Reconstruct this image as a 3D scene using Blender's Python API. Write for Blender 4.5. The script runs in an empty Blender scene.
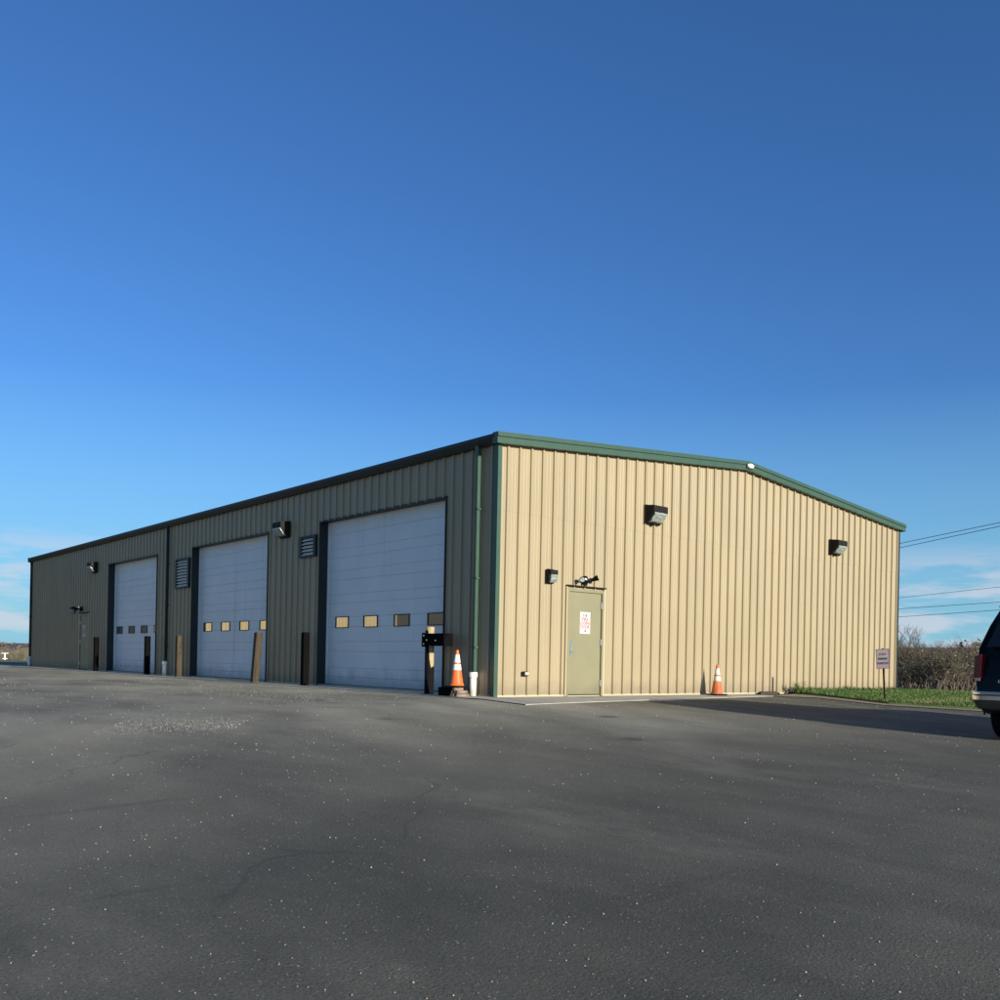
import bpy, math, random
from mathutils import Vector, Matrix, noise as mnoise
R = math.radians
scene = bpy.context.scene
col = scene.collection
rnd = random.Random(7)

# ------------------------------------------------------------------ camera, sky, sun, exposure
CAM = Vector((-11.548, -13.748, 0.709))
YAW, ROLL, FPX = R(40.366), R(1.1707), 934.44
cam = bpy.data.cameras.new('camera')
cam_o = bpy.data.objects.new('camera', cam)
col.objects.link(cam_o)
fw = Vector((math.sin(YAW), math.cos(YAW), 0)); rt = Vector((math.cos(YAW), -math.sin(YAW), 0)); up0 = Vector((0, 0, 1))
cx_ = rt * math.cos(ROLL) + up0 * math.sin(ROLL)
cy_ = up0 * math.cos(ROLL) - rt * math.sin(ROLL)
M4 = Matrix((cx_, cy_, -fw)).transposed().to_4x4(); M4.translation = CAM
cam_o.matrix_world = M4
cam.sensor_width = 36.0; cam.sensor_fit = 'HORIZONTAL'
cam.lens = 36.0 * FPX / 1000.0
cam.shift_y = 0.161
cam.clip_start = 0.1; cam.clip_end = 6000
scene.camera = cam_o

SUN_EL, SUN_AZ = R(14.4), R(179.65)        # azimuth clockwise from +Y: the sun stands almost exactly in the plane of the long wall
w = bpy.data.worlds.new('World'); scene.world = w; w.use_nodes = True
nt = w.node_tree; N = nt.nodes; L = nt.links
bg = N['Background']
sky = N.new('ShaderNodeTexSky'); sky.sky_type = 'NISHITA'; sky.sun_disc = False
sky.sun_elevation = SUN_EL; sky.sun_rotation = SUN_AZ
sky.altitude = 200; sky.air_density = 1.0; sky.dust_density = 0.35; sky.ozone_density = 2.2
hs = N.new('ShaderNodeHueSaturation'); hs.inputs['Saturation'].default_value = 1.0
hs.inputs['Hue'].default_value = 0.5
L.new(sky.outputs[0], hs.inputs['Color'])
tint = N.new('ShaderNodeMix'); tint.data_type = 'RGBA'; tint.blend_type = 'MULTIPLY'; tint.inputs[0].default_value = 1
tint.inputs[7].default_value = (.355, .65, 1.04, 1); L.new(hs.outputs[0], tint.inputs[6])
# low fair-weather clouds close to the horizon
tc = N.new('ShaderNodeTexCoord'); mp = N.new('ShaderNodeMapping'); mp.inputs['Scale'].default_value = (5, 5, 26)
nz = N.new('ShaderNodeTexNoise'); nz.inputs['Scale'].default_value = 1.6; nz.inputs['Detail'].default_value = 7; nz.inputs['Roughness'].default_value = .55
L.new(tc.outputs['Generated'], mp.inputs['Vector']); L.new(mp.outputs[0], nz.inputs['Vector'])
cr = N.new('ShaderNodeValToRGB'); cr.color_ramp.elements[0].position = .49; cr.color_ramp.elements[1].position = .60
L.new(nz.outputs[0], cr.inputs[0])
sx = N.new('ShaderNodeSeparateXYZ'); L.new(tc.outputs['Generated'], sx.inputs[0])
el = N.new('ShaderNodeValToRGB'); e = el.color_ramp.elements
e[0].position = 0.0; e[0].color = (1, 1, 1, 1); e[1].position = .125; e[1].color = (0, 0, 0, 1)
m_ = el.color_ramp.elements.new(.085); m_.color = (.85, .85, .85, 1)
L.new(sx.outputs['Z'], el.inputs[0])
mu = N.new('ShaderNodeMath'); mu.operation = 'MULTIPLY'
L.new(cr.outputs[0], mu.inputs[0]); L.new(el.outputs[0], mu.inputs[1])
mu2 = N.new('ShaderNodeMath'); mu2.operation = 'MULTIPLY'; mu2.inputs[1].default_value = .62; L.new(mu.outputs[0], mu2.inputs[0])
mx = N.new('ShaderNodeMix'); mx.data_type = 'RGBA'
# pale blue air low over the horizon
hz = N.new('ShaderNodeValToRGB'); h_ = hz.color_ramp.elements
h_[0].position = 0.0; h_[0].color = (.85, .85, .85, 1); h_[1].position = .27; h_[1].color = (0, 0, 0, 1)
L.new(sx.outputs['Z'], hz.inputs[0])
ha = N.new('ShaderNodeMix'); ha.data_type = 'RGBA'; L.new(hz.outputs[0], ha.inputs[0]); L.new(tint.outputs[2], ha.inputs[6]); ha.inputs[7].default_value = (1.75, 3.8, 5.0, 1)
L.new(mu2.outputs[0], mx.inputs[0]); L.new(ha.outputs[2], mx.inputs[6]); mx.inputs[7].default_value = (4.9, 4.75, 5.2, 1)
L.new(mx.outputs[2], bg.inputs['Color'])
bg.inputs['Strength'].default_value = 0.10

sl = bpy.data.lights.new('sun', 'SUN'); sl.energy = 4.45; sl.angle = R(.5); sl.color = (1, .94, .78)
so = bpy.data.objects.new('sun', sl); col.objects.link(so)
sd = Vector((math.sin(SUN_AZ) * math.cos(SUN_EL), math.cos(SUN_AZ) * math.cos(SUN_EL), math.sin(SUN_EL)))
so.rotation_euler = sd.to_track_quat('Z', 'Y').to_euler(); so.location = (20, -40, 30)
scene.view_settings.view_transform = 'Standard'; scene.view_settings.look = 'None'
scene.view_settings.exposure = 0.55; scene.view_settings.gamma = 1
try:
    scene.cycles.use_denoising = True
    scene.cycles.max_bounces = 6
except Exception:
    pass

# ------------------------------------------------------------------ helpers
def mat(name, c, rough=.6, metal=0.0, var=0.0, scale=3.0, bump=0.0, bscale=None, stretch=(1, 1, 1), c2=None, spec=.5, detail=5, coord='Object'):
    m = bpy.data.materials.new(name); m.use_nodes = True
    n = m.node_tree.nodes; l = m.node_tree.links; b = n['Principled BSDF']
    b.inputs['Roughness'].default_value = rough; b.inputs['Metallic'].default_value = metal
    b.inputs['Specular IOR Level'].default_value = spec
    b.inputs['Base Color'].default_value = (*c, 1)
    if var or c2 or bump:
        t = n.new('ShaderNodeTexCoord'); mp = n.new('ShaderNodeMapping'); mp.inputs['Scale'].default_value = stretch
        l.new(t.outputs[coord], mp.inputs[0])
    if var or c2:
        z = n.new('ShaderNodeTexNoise'); z.inputs['Scale'].default_value = scale; z.inputs['Detail'].default_value = detail
        l.new(mp.outputs[0], z.inputs['Vector'])
        r = n.new('ShaderNodeValToRGB'); r.color_ramp.elements[0].position = .32; r.color_ramp.elements[1].position = .68
        d = c2 or tuple(x * (1 + var) for x in c)
        s = c if c2 else tuple(x * (1 - var) for x in c)
        r.color_ramp.elements[0].color = (*s, 1); r.color_ramp.elements[1].color = (*d, 1)
        l.new(z.outputs[0], r.inputs[0]); l.new(r.outputs[0], b.inputs['Base Color'])
    if bump:
        z2 = n.new('ShaderNodeTexNoise'); z2.inputs['Scale'].default_value = bscale or scale * 4; z2.inputs['Detail'].default_value = 4
        l.new(mp.outputs[0], z2.inputs['Vector'])
        bp = n.new('ShaderNodeBump'); bp.inputs['Strength'].default_value = bump; bp.inputs['Distance'].default_value = .02
        l.new(z2.outputs[0], bp.inputs['Height']); l.new(bp.outputs[0], b.inputs['Normal'])
    return m

class MB:
    """collects faces; build() links them as one mesh object"""
    def __init__(s): s.v = []; s.f = []; s.mi = []; s.cur = 0
    def add(s, vs, fs):
        o = len(s.v); s.v += [tuple(v) for v in vs]
        for f in fs: s.f.append(tuple(i + o for i in f)); s.mi.append(s.cur)
    def quad(s, a, b, c, d): s.add([a, b, c, d], [(0, 1, 2, 3)])
    def box(s, x0, x1, y0, y1, z0, z1, bev=0.0):
        if x0 > x1: x0, x1 = x1, x0
        if y0 > y1: y0, y1 = y1, y0
        if z0 > z1: z0, z1 = z1, z0
        b = min(bev, (x1 - x0) * .45, (y1 - y0) * .45, (z1 - z0) * .45)
        if b <= 0:
            s.add([(x0, y0, z0), (x1, y0, z0), (x1, y1, z0), (x0, y1, z0), (x0, y0, z1), (x1, y0, z1), (x1, y1, z1), (x0, y1, z1)],
                  [(0, 3, 2, 1), (4, 5, 6, 7), (0, 1, 5, 4), (1, 2, 6, 5), (2, 3, 7, 6), (3, 0, 4, 7)])
            return
        # chamfered box: rings from bottom to top
        def ring(x0, x1, y0, y1, z, c):
            return [(x0 + c, y0, z), (x1 - c, y0, z), (x1, y0 + c, z), (x1, y1 - c, z), (x1 - c, y1, z), (x0 + c, y1, z), (x0, y1 - c, z), (x0, y0 + c, z)]
        rs = ring(x0 + b, x1 - b, y0 + b, y1 - b, z0, b * .3) + ring(x0, x1, y0, y1, z0 + b, b) + ring(x0, x1, y0, y1, z1 - b, b) + ring(x0 + b, x1 - b, y0 + b, y1 - b, z1, b * .3)
        fs = [tuple(range(7, -1, -1)), tuple(range(24, 32))]
        for k in range(3):
            for i in range(8): fs.append((k * 8 + i, k * 8 + (i + 1) % 8, k * 8 + 8 + (i + 1) % 8, k * 8 + 8 + i))
        s.add(rs, fs)
    def prism(s, poly, axis, a0, a1):
        """extrude a 2D polygon along an axis: axis 0 -> poly is (y,z), 1 -> (x,z), 2 -> (x,y)"""
        def P(p, a): return {0: (a, p[0], p[1]), 1: (p[0], a, p[1]), 2: (p[0], p[1], a)}[axis]
        n = len(poly); vs = [P(p, a0) for p in poly] + [P(p, a1) for p in poly]
        fs = [tuple(range(n - 1, -1, -1)), tuple(range(n, 2 * n))] + [(i, (i + 1) % n, n + (i + 1) % n, n + i) for i in range(n)]
        if axis == 1: fs = [tuple(reversed(f)) for f in fs]
        s.add(vs, fs)
    def tube(s, pts, rad, n=8, cap=True):
        pts = [Vector(p) for p in pts]
        rad = rad if isinstance(rad, (list, tuple)) else [rad] * len(pts)
        vs = []; fs = []; ref = None
        for i, p in enumerate(pts):
            d = (pts[min(i + 1, len(pts) - 1)] - pts[max(i - 1, 0)]).normalized()
            if ref is None: ref = Vector((0, 0, 1)) if abs(d.z) < .9 else Vector((1, 0, 0))
            a = d.cross(ref).normalized(); b = a.cross(d)
            ref = b
            for k in range(n):
                t = 2 * math.pi * k / n
                vs.append(p + (a * math.cos(t) + b * math.sin(t)) * rad[i])
        for i in range(len(pts) - 1):
            for k in range(n): fs.append((i * n + k, i * n + n + k, i * n + n + (k + 1) % n, i * n + (k + 1) % n))
        if cap: fs += [tuple(range(n)), tuple(range((len(pts)) * n - 1, (len(pts) - 1) * n - 1, -1))]
        s.add(vs, fs)
    def lathe(s, prof, c=(0, 0, 0), n=24, axis=2):
        vs = []; fs = []
        for r, h in prof:
            for k in range(n):
                t = 2 * math.pi * k / n; p = (r * math.cos(t), r * math.sin(t), h)
                if axis == 1: p = (p[0], h, p[1])
                if axis == 0: p = (h, p[0], p[1])
                vs.append((p[0] + c[0], p[1] + c[1], p[2] + c[2]))
        for i in range(len(prof) - 1):
            for k in range(n): fs.append((i * n + k, i * n + (k + 1) % n, i * n + n + (k + 1) % n, i * n + n + k))
        fs += [tuple(range(n - 1, -1, -1)), tuple(range((len(prof) - 1) * n, len(prof) * n))]
        if axis == 1: fs = [tuple(reversed(f)) for f in fs]
        s.add(vs, fs)
    def build(s, name, mats, parent=None, loc=None, smooth=False):
        me = bpy.data.meshes.new(name); me.from_pydata(s.v, [], s.f)
        mats = mats if isinstance(mats, (list, tuple)) else [mats]
        for m in mats: me.materials.append(m)
        if len(mats) > 1: me.polygons.foreach_set('material_index', s.mi)
        me.update()
        if smooth:
            me.polygons.foreach_set('use_smooth', [True] * len(me.polygons))
            try: me.set_sharp_from_angle(angle=R(38))
            except Exception: pass
        o = bpy.data.objects.new(name, me); col.objects.link(o)
        if parent is not None: o.parent = parent
        if loc is not None: o.location = loc
        return o

def tag(o, label=None, cat=None, group=None, kind=None):
    if label: o['label'] = label
    if cat: o['category'] = cat
    if group: o['group'] = group
    if kind: o['kind'] = kind
    return o
def thing(name, label, cat, loc=(0, 0, 0), rz=0.0, group=None):
    o = bpy.data.objects.new(name, None); col.objects.link(o); o.empty_display_size = .2
    o.location = loc; o.rotation_euler = (0, 0, rz)
    return tag(o, label, cat, group)
def dup(root, loc, rz=None, label=None, scale=None):
    r = root.copy(); col.objects.link(r); r.location = loc
    if rz is not None: r.rotation_euler = (0, 0, rz)
    if scale: r.scale = (scale, scale, scale)
    if label: r['label'] = label
    for ch in list(root.children):
        c = ch.copy(); col.objects.link(c); c.parent = r
        for g in list(ch.children):
            d = g.copy(); col.objects.link(d); d.parent = c
    return r
def text_mesh(name, body, size, m, parent, mw, align='CENTER', sx=1.0, bold=.022):
    cu = bpy.data.curves.new(name, 'FONT'); cu.body = body; cu.size = size; cu.align_x = align; cu.align_y = 'CENTER'; cu.extrude = .001
    cu.offset = size * bold
    t = bpy.data.objects.new(name, cu); col.objects.link(t)
    bpy.context.view_layer.update()
    me = bpy.data.meshes.new_from_object(t.evaluated_get(bpy.context.evaluated_depsgraph_get()))
    bpy.data.objects.remove(t); me.name = name; me.materials.clear(); me.materials.append(m)
    me.transform(mw @ Matrix.Diagonal((sx, 1, 1, 1)))
    o = bpy.data.objects.new(name, me); col.objects.link(o); o.parent = parent
    return o

W_, L_, H_, HR = 15.80, 33.67, 4.88, 5.535
def ground(x, y):
    z = -.036 * min(max(0, -y - .6), 40) - .035 * min(max(0, -x - .6), 40)
    z += -.018 * min(max(0, x - 17), 130) - .02 * min(max(0, y - 70), 110)
    return z
def eave(x): return H_ + (HR - H_) * (1 - abs(x - W_ / 2) / (W_ / 2))

# ------------------------------------------------------------------ materials
M = {}
M['tan'] = mat('tan_panel', (.352, .281, .172), .45, 0, var=.05, scale=.9, bump=.05, bscale=2.2, stretch=(1, 1, .45))
M['green'] = mat('green_trim', (.045, .090, .060), .4, 0, var=.08, scale=4)
M['dgreen'] = mat('dark_green_trim', (.009, .016, .016), .55, 0, var=.1, scale=4)
M['roofm'] = mat('green_roof_sheet', (.04, .09, .055), .4, 0, var=.1, scale=2)
M['white_door'] = mat('white_door_steel', (.74, .74, .72), .45, 0, var=.035, scale=1.4, bump=.03, bscale=3)
M['seam'] = mat('door_seam', (.30, .31, .33), .6)
M['olive'] = mat('olive_door_paint', (.245, .222, .13), .45, 0, var=.04, scale=2.5)
M['cream'] = mat('cream_trim', (.5, .42, .27), .45)
M['glass'] = mat('mirror_glass', (.66, .62, .5), .02, .85)
M['black'] = mat('black_plastic', (.006, .0055, .0055), .85, 0, var=.2, scale=6, spec=.03)
M['rubber'] = mat('black_rubber', (.008, .008, .009), .9, 0, var=.2, scale=9, spec=.12)
M['bronze'] = mat('dark_bronze_metal', (.013, .011, .010), .65, 0, var=.15, scale=5, spec=.2)
M['lens'] = mat('prismatic_lens', (.16, .19, .17), .12, 0, c2=(.42, .46, .41), scale=11, bump=.4, bscale=50, stretch=(1, 1, 2.5))
M['steel'] = mat('brushed_steel', (.6, .62, .64), .3, .8, var=.1, scale=20)
M['white'] = mat('white_paint', (.8, .8, .78), .5, 0, var=.04, scale=5)
M['pvc'] = mat('white_pvc', (.78, .77, .72), .4, 0, var=.08, scale=7)
M['paper'] = mat('white_paper', (.66, .65, .63), .6, 0, var=.03, scale=12)
M['red'] = mat('red_ink', (.60, .07, .09), .6)
M['ink'] = mat('black_ink', (.03, .03, .035), .6)
M['orange'] = mat('orange_vinyl', (.80, .155, .025), .42, 0, var=.1, scale=6)
M['oldorange'] = mat('faded_orange_vinyl', (.52, .13, .035), .6, 0, var=.22, scale=7)
M['reflect'] = mat('reflective_collar', (.80, .80, .77), .35, 0, var=.06, scale=14)
M['oldreflect'] = mat('soiled_reflective_collar', (.62, .62, .55), .5, 0, var=.2, scale=14)
M['wood'] = mat('weathered_wood', (.035, .026, .014), .9, 0, var=.0, c2=(.08, .058, .032), scale=5, bump=.5, bscale=22, stretch=(3, 3, .35))
M['cutwood'] = mat('fresh_cut_wood', (.42, .31, .17), .8, 0, var=.15, scale=9)
M['brick'] = mat('old_brick', (.16, .09, .06), .9, 0, c2=(.30, .24, .19), scale=9, bump=.6, bscale=30)
M['concrete'] = mat('concrete', (.32, .295, .25), .9, 0, c2=(.44, .41, .35), scale=1.8, bump=.35, bscale=30)
M['louver'] = mat('louver_blade', (.80, .73, .62), .5, 0, var=.06, scale=5)
M['wire'] = mat('wire_aluminium', (.13, .16, .20), .6, .2)
M['pole'] = mat('utility_pole_wood', (.10, .075, .05), .9, 0, var=.3, scale=3, stretch=(3, 3, .3))
M['postmetal'] = mat('rusty_post_metal', (.07, .03, .02), .7, .3, var=.4, scale=9)
M['signgrey'] = mat('sign_plate_paint', (.50, .48, .47), .5, 0, var=.06, scale=8)
M['signred'] = mat('sign_red_paint', (.42, .05, .09), .5)
M['carpaint'] = mat('black_car_paint', (.004, .006, .006), .28, 0, var=.05, scale=2, spec=.2)
M['carglass'] = mat('tinted_car_glass', (.006, .008, .012), .05, 0, spec=.6)
M['chrome'] = mat('chrome', (.72, .73, .75), .12, 1)
M['bumpergrey'] = mat('grey_bumper_plastic', (.10, .095, .08), .4, 0, var=.08, scale=6)
M['taillight'] = mat('red_tail_lamp', (.16, .008, .012), .15, 0, var=.3, scale=14)
M['amber'] = mat('pale_lamp_lens', (.55, .38, .30), .2)
M['bark'] = mat('bare_twigs', (.10, .078, .058), .95, 0, c2=(.18, .14, .105), scale=2)
M['bark2'] = mat('brown_twigs', (.10, .072, .052), .95, 0, c2=(.165, .12, .088), scale=2)
M['tanbark'] = mat('dry_tan_twigs', (.16, .14, .095), .95, 0, c2=(.25, .215, .14), scale=.4)
M['bud'] = mat('pale_green_buds', (.08, .085, .04), .8, 0, c2=(.17, .165, .09), scale=3)
M['blossom'] = mat('pale_blossom', (.45, .44, .34), .8)
M['evergreen'] = mat('dark_evergreen', (.012, .022, .014), .9, 0, var=.4, scale=2)
M['leaf'] = mat('weed_leaf', (.06, .12, .02), .7, 0, c2=(.16, .20, .05), scale=14)
M['blade'] = mat('grass_blade', (.030, .088, .009), .7, 0, c2=(.075, .145, .022), scale=2.2)
M['dryblade'] = mat('dry_grass_blade', (.20, .17, .07), .8, 0, c2=(.30, .25, .12), scale=2)
M['lawn'] = mat('lawn_soil', (.035, .07, .012), .95, 0, c2=(.085, .125, .03), scale=1.6, bump=.6, bscale=18)
M['stone'] = mat('pale_stone', (.55, .53, .49), .8, 0, c2=(.30, .29, .27), scale=40, coord='Object')
M['stone2'] = mat('grey_stone', (.26, .255, .235), .85, 0, var=.3, scale=40)
M['stone3'] = mat('tan_stone', (.30, .24, .16), .85, 0, var=.3, scale=40)
M['shoulder'] = mat('gravel_shoulder', (.17, .135, .095), .95, 0, c2=(.30, .26, .20), scale=6, bump=.8, bscale=40)

def soil(m, hi, colr, amt, streak=.0, sc=3.0):
    n = m.node_tree.nodes; l = m.node_tree.links; b = n['Principled BSDF']
    src = b.inputs['Base Color'].links[0].from_socket
    t = n.new('ShaderNodeTexCoord'); sx = n.new('ShaderNodeSeparateXYZ'); l.new(t.outputs['Object'], sx.inputs[0])
    z = n.new('ShaderNodeTexNoise'); z.inputs['Scale'].default_value = sc; z.inputs['Detail'].default_value = 6; l.new(t.outputs['Object'], z.inputs['Vector'])
    # height limit wobbles with the noise
    a = n.new('ShaderNodeMath'); a.operation = 'MULTIPLY_ADD'; a.inputs[1].default_value = -hi * 1.6; l.new(z.outputs[0], a.inputs[0]); l.new(sx.outputs['Z'], a.inputs[2])
    mr = n.new('ShaderNodeMapRange'); mr.inputs['From Min'].default_value = -hi * .5; mr.inputs['From Max'].default_value = hi * .35; mr.inputs['To Min'].default_value = amt; mr.inputs['To Max'].default_value = 0
    l.new(a.outputs[0], mr.inputs[0])
    x = n.new('ShaderNodeMix'); x.data_type = 'RGBA'; l.new(mr.outputs[0], x.inputs[0]); l.new(src, x.inputs[6]); x.inputs[7].default_value = (*colr, 1)
    out = x.outputs[2]
    if streak:
        mp = n.new('ShaderNodeMapping'); mp.inputs['Scale'].default_value = (4.5, 4.5, .12); l.new(t.outputs['Object'], mp.inputs[0])
        s2 = n.new('ShaderNodeTexNoise'); s2.inputs['Scale'].default_value = 1.4; s2.inputs['Detail'].default_value = 5; l.new(mp.outputs[0], s2.inputs['Vector'])
        r = n.new('ShaderNodeValToRGB'); r.color_ramp.elements[0].position = .56; r.color_ramp.elements[1].position = .75
        r.color_ramp.elements[0].color = (0, 0, 0, 1); r.color_ramp.elements[1].color = (streak, streak, streak, 1); l.new(s2.outputs[0], r.inputs[0])
        y = n.new('ShaderNodeMix'); y.data_type = 'RGBA'; l.new(r.outputs[0], y.inputs[0]); l.new(out, y.inputs[6]); y.inputs[7].default_value = (*colr, 1); out = y.outputs[2]
    l.new(out, b.inputs['Base Color'])
soil(M['tan'], .32, (.20, .155, .105), .5, .15)
soil(M['white_door'], .40, (.33, .30, .25), .55, .22)
soil(M['olive'], .25, (.16, .135, .09), .5, .2)
soil(M['pvc'], .18, (.25, .22, .17), .6)
def worn_black(m):
    n = m.node_tree.nodes; l = m.node_tree.links; b = n['Principled BSDF']
    src = b.inputs['Base Color'].links[0].from_socket
    t = n.new('ShaderNodeTexCoord'); z = n.new('ShaderNodeTexNoise'); z.inputs['Scale'].default_value = 9; z.inputs['Detail'].default_value = 7; z.inputs['Roughness'].default_value = .7
    l.new(t.outputs['Object'], z.inputs['Vector'])
    r = n.new('ShaderNodeValToRGB'); r.color_ramp.elements[0].position = .66; r.color_ramp.elements[1].position = .69; l.new(z.outputs[0], r.inputs[0])
    x = n.new('ShaderNodeMix'); x.data_type = 'RGBA'; l.new(r.outputs[0], x.inputs[0]); l.new(src, x.inputs[6]); x.inputs[7].default_value = (.06, .045, .03, 1); l.new(x.outputs[2], b.inputs['Base Color'])
M['chipped'] = mat('chipped_black_paint', (.006, .0055, .0055), .85, 0, var=.2, scale=6, spec=.03, bump=.4, bscale=25, stretch=(3, 3, .4))
worn_black(M['chipped'])

def asphalt():
    m = bpy.data.materials.new('asphalt'); m.use_nodes = True
    n = m.node_tree.nodes; l = m.node_tree.links; b = n['Principled BSDF']
    b.inputs['Roughness'].default_value = .88; b.inputs['Specular IOR Level'].default_value = .3
    t = n.new('ShaderNodeTexCoord')
    def noise(sc, det, stretch=(1, 1, 1), rough=.55, loc=(0, 0, 0), rz=0):
        mp = n.new('ShaderNodeMapping'); mp.inputs['Scale'].default_value = stretch; mp.inputs['Location'].default_value = loc
        mp.inputs['Rotation'].default_value = (0, 0, rz)
        z = n.new('ShaderNodeTexNoise'); z.inputs['Scale'].default_value = sc; z.inputs['Detail'].default_value = det; z.inputs['Roughness'].default_value = rough
        l.new(t.outputs['Object'], mp.inputs[0]); l.new(mp.outputs[0], z.inputs['Vector']); return z.outputs[0]
    def ramp(s, p0, p1, c0, c1):
        r = n.new('ShaderNodeValToRGB'); a, c = r.color_ramp.elements
        a.position, c.position = p0, p1; a.color = (*c0, 1); c.color = (*c1, 1); l.new(s, r.inputs[0]); return r.outputs[0]
    def mix(f, a, c, mode='MIX'):
        x = n.new('ShaderNodeMix'); x.data_type = 'RGBA'; x.blend_type = mode
        if isinstance(f, float): x.inputs[0].default_value = f
        else: l.new(f, x.inputs[0])
        for k, q in ((6, a), (7, c)):
            if isinstance(q, tuple): x.inputs[k].default_value = (*q, 1)
            else: l.new(q, x.inputs[k])
        return x.outputs[2]
    big = ramp(noise(.22, 5, (1, .6, 1), .6, rz=R(40)), .35, .66, (.096, .092, .074), (.142, .134, .107))
    mid = ramp(noise(1.3, 6, (1, .5, 1), .6, rz=R(48)), .38, .68, (.80, .80, .80), (1.14, 1.13, 1.10))
    c = mix(1.0, big, mid, 'MULTIPLY')
    grain = ramp(noise(70, 3), .35, .7, (.72, .72, .72), (1.34, 1.33, 1.3))
    c = mix(.75, c, grain, 'MULTIPLY')
    # worn pale patches (dust and exposed aggregate)
    worn = ramp(noise(.38, 7, (1, .45, 1), .62, (3.1, 1.7, 0), R(44)), .52, .70, (0, 0, 0), (1, 1, 1))
    c = mix(worn, c, mix(.55, c, (.30, .28, .22)))
    # old repair seams and dark sealed spots
    seal = ramp(noise(.9, 4, (.25, 1.6, 1), .5, (7, 2, 0), R(-42)), .66, .72, (0, 0, 0), (1, 1, 1))
    c = mix(seal, c, mix(.5, c, (.035, .035, .034)))
    # dust along the building, with sunlit brightness painted in up to the SUV's shadow
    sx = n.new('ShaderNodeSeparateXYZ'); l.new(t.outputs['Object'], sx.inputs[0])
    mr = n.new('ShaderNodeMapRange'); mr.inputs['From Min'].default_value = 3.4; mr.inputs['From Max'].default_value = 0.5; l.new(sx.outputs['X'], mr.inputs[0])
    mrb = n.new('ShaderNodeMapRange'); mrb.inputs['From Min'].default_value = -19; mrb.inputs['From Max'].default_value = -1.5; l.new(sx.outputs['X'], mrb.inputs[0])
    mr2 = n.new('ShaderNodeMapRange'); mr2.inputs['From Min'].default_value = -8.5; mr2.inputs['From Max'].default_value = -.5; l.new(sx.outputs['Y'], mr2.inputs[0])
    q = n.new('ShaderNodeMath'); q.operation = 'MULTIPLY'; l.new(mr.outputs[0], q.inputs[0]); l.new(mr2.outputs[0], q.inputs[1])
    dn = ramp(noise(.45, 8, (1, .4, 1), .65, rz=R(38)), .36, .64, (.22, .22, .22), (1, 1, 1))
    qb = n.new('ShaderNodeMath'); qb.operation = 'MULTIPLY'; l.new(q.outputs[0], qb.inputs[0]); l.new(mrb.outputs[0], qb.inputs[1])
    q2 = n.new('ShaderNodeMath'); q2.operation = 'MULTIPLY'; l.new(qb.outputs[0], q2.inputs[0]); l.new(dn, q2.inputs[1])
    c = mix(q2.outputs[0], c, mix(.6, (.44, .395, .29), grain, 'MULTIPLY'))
    # pale chips of aggregate set into the binder
    def vor(sc, feat='F1', stretch=(1, 1, 1), dist=None, rand=1.0):
        mp = n.new('ShaderNodeMapping'); mp.inputs['Scale'].default_value = stretch
        v = n.new('ShaderNodeTexVoronoi'); v.feature = feat; v.inputs['Scale'].default_value = sc; v.inputs['Randomness'].default_value = rand
        l.new(t.outputs['Object'], mp.inputs[0])
        if dist:
            ad = n.new('ShaderNodeMix'); ad.data_type = 'RGBA'; ad.blend_type = 'ADD'; ad.inputs[0].default_value = dist
            l.new(mp.outputs[0], ad.inputs[6]); zz = n.new('ShaderNodeTexNoise'); zz.inputs['Scale'].default_value = 1.7; zz.inputs['Detail'].default_value = 6
            l.new(mp.outputs[0], zz.inputs['Vector']); l.new(zz.outputs['Color'], ad.inputs[7]); l.new(ad.outputs[2], v.inputs['Vector'])
        else: l.new(mp.outputs[0], v.inputs['Vector'])
        return v
    for sc, lim, colr, keep in ((38, .20, (.34, .33, .29), .80), (15, .10, (.46, .45, .40), .72), (60, .26, (.035, .035, .034), .62)):
        v = vor(sc)
        near = ramp(v.outputs['Distance'], lim * .7, lim, (1, 1, 1), (0, 0, 0))
        sp = n.new('ShaderNodeSeparateColor'); l.new(v.outputs['Color'], sp.inputs[0])
        kp = ramp(sp.outputs[0], keep, keep + .02, (0, 0, 0), (1, 1, 1))
        mm = n.new('ShaderNodeMath'); mm.operation = 'MULTIPLY'; l.new(near, mm.inputs[0]); l.new(kp, mm.inputs[1])
        c = mix(mm.outputs[0], c, mix(.8, c, colr))
    # long wandering cracks, some of them sealed
    v = vor(.16, 'DISTANCE_TO_EDGE', dist=.55)
    ck = ramp(v.outputs['Distance'], .0006, .0016, (.32, .32, .32), (0, 0, 0))
    brk = ramp(noise(.35, 3, loc=(2, 9, 0)), .52, .60, (0, 0, 0), (1, 1, 1))
    mm = n.new('ShaderNodeMath'); mm.operation = 'MULTIPLY'; l.new(ck, mm.inputs[0]); l.new(brk, mm.inputs[1])
    c = mix(mm.outputs[0], c, (.018, .018, .017))
    # faint tyre tracks leading to the doors
    tk = n.new('ShaderNodeTexWave'); tk.wave_type = 'RINGS'; tk.rings_direction = 'Z'; tk.inputs['Scale'].default_value = .11; tk.inputs['Distortion'].default_value = 2.2; tk.inputs['Detail'].default_value = 3; tk.inputs['Detail Scale'].default_value = .4
    mpt = n.new('ShaderNodeMapping'); mpt.inputs['Location'].default_value = (14, -3, 0); l.new(t.outputs['Object'], mpt.inputs[0]); l.new(mpt.outputs[0], tk.inputs['Vector'])
    tr_ = ramp(tk.outputs['Fac'], .84, .97, (0, 0, 0), (.10, .10, .10))
    c = mix(tr_, c, (.04, .04, .039))
    # oil drips
    v = vor(.55, dist=.12)
    od = ramp(v.outputs['Distance'], .05, .13, (1, 1, 1), (0, 0, 0))
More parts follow.
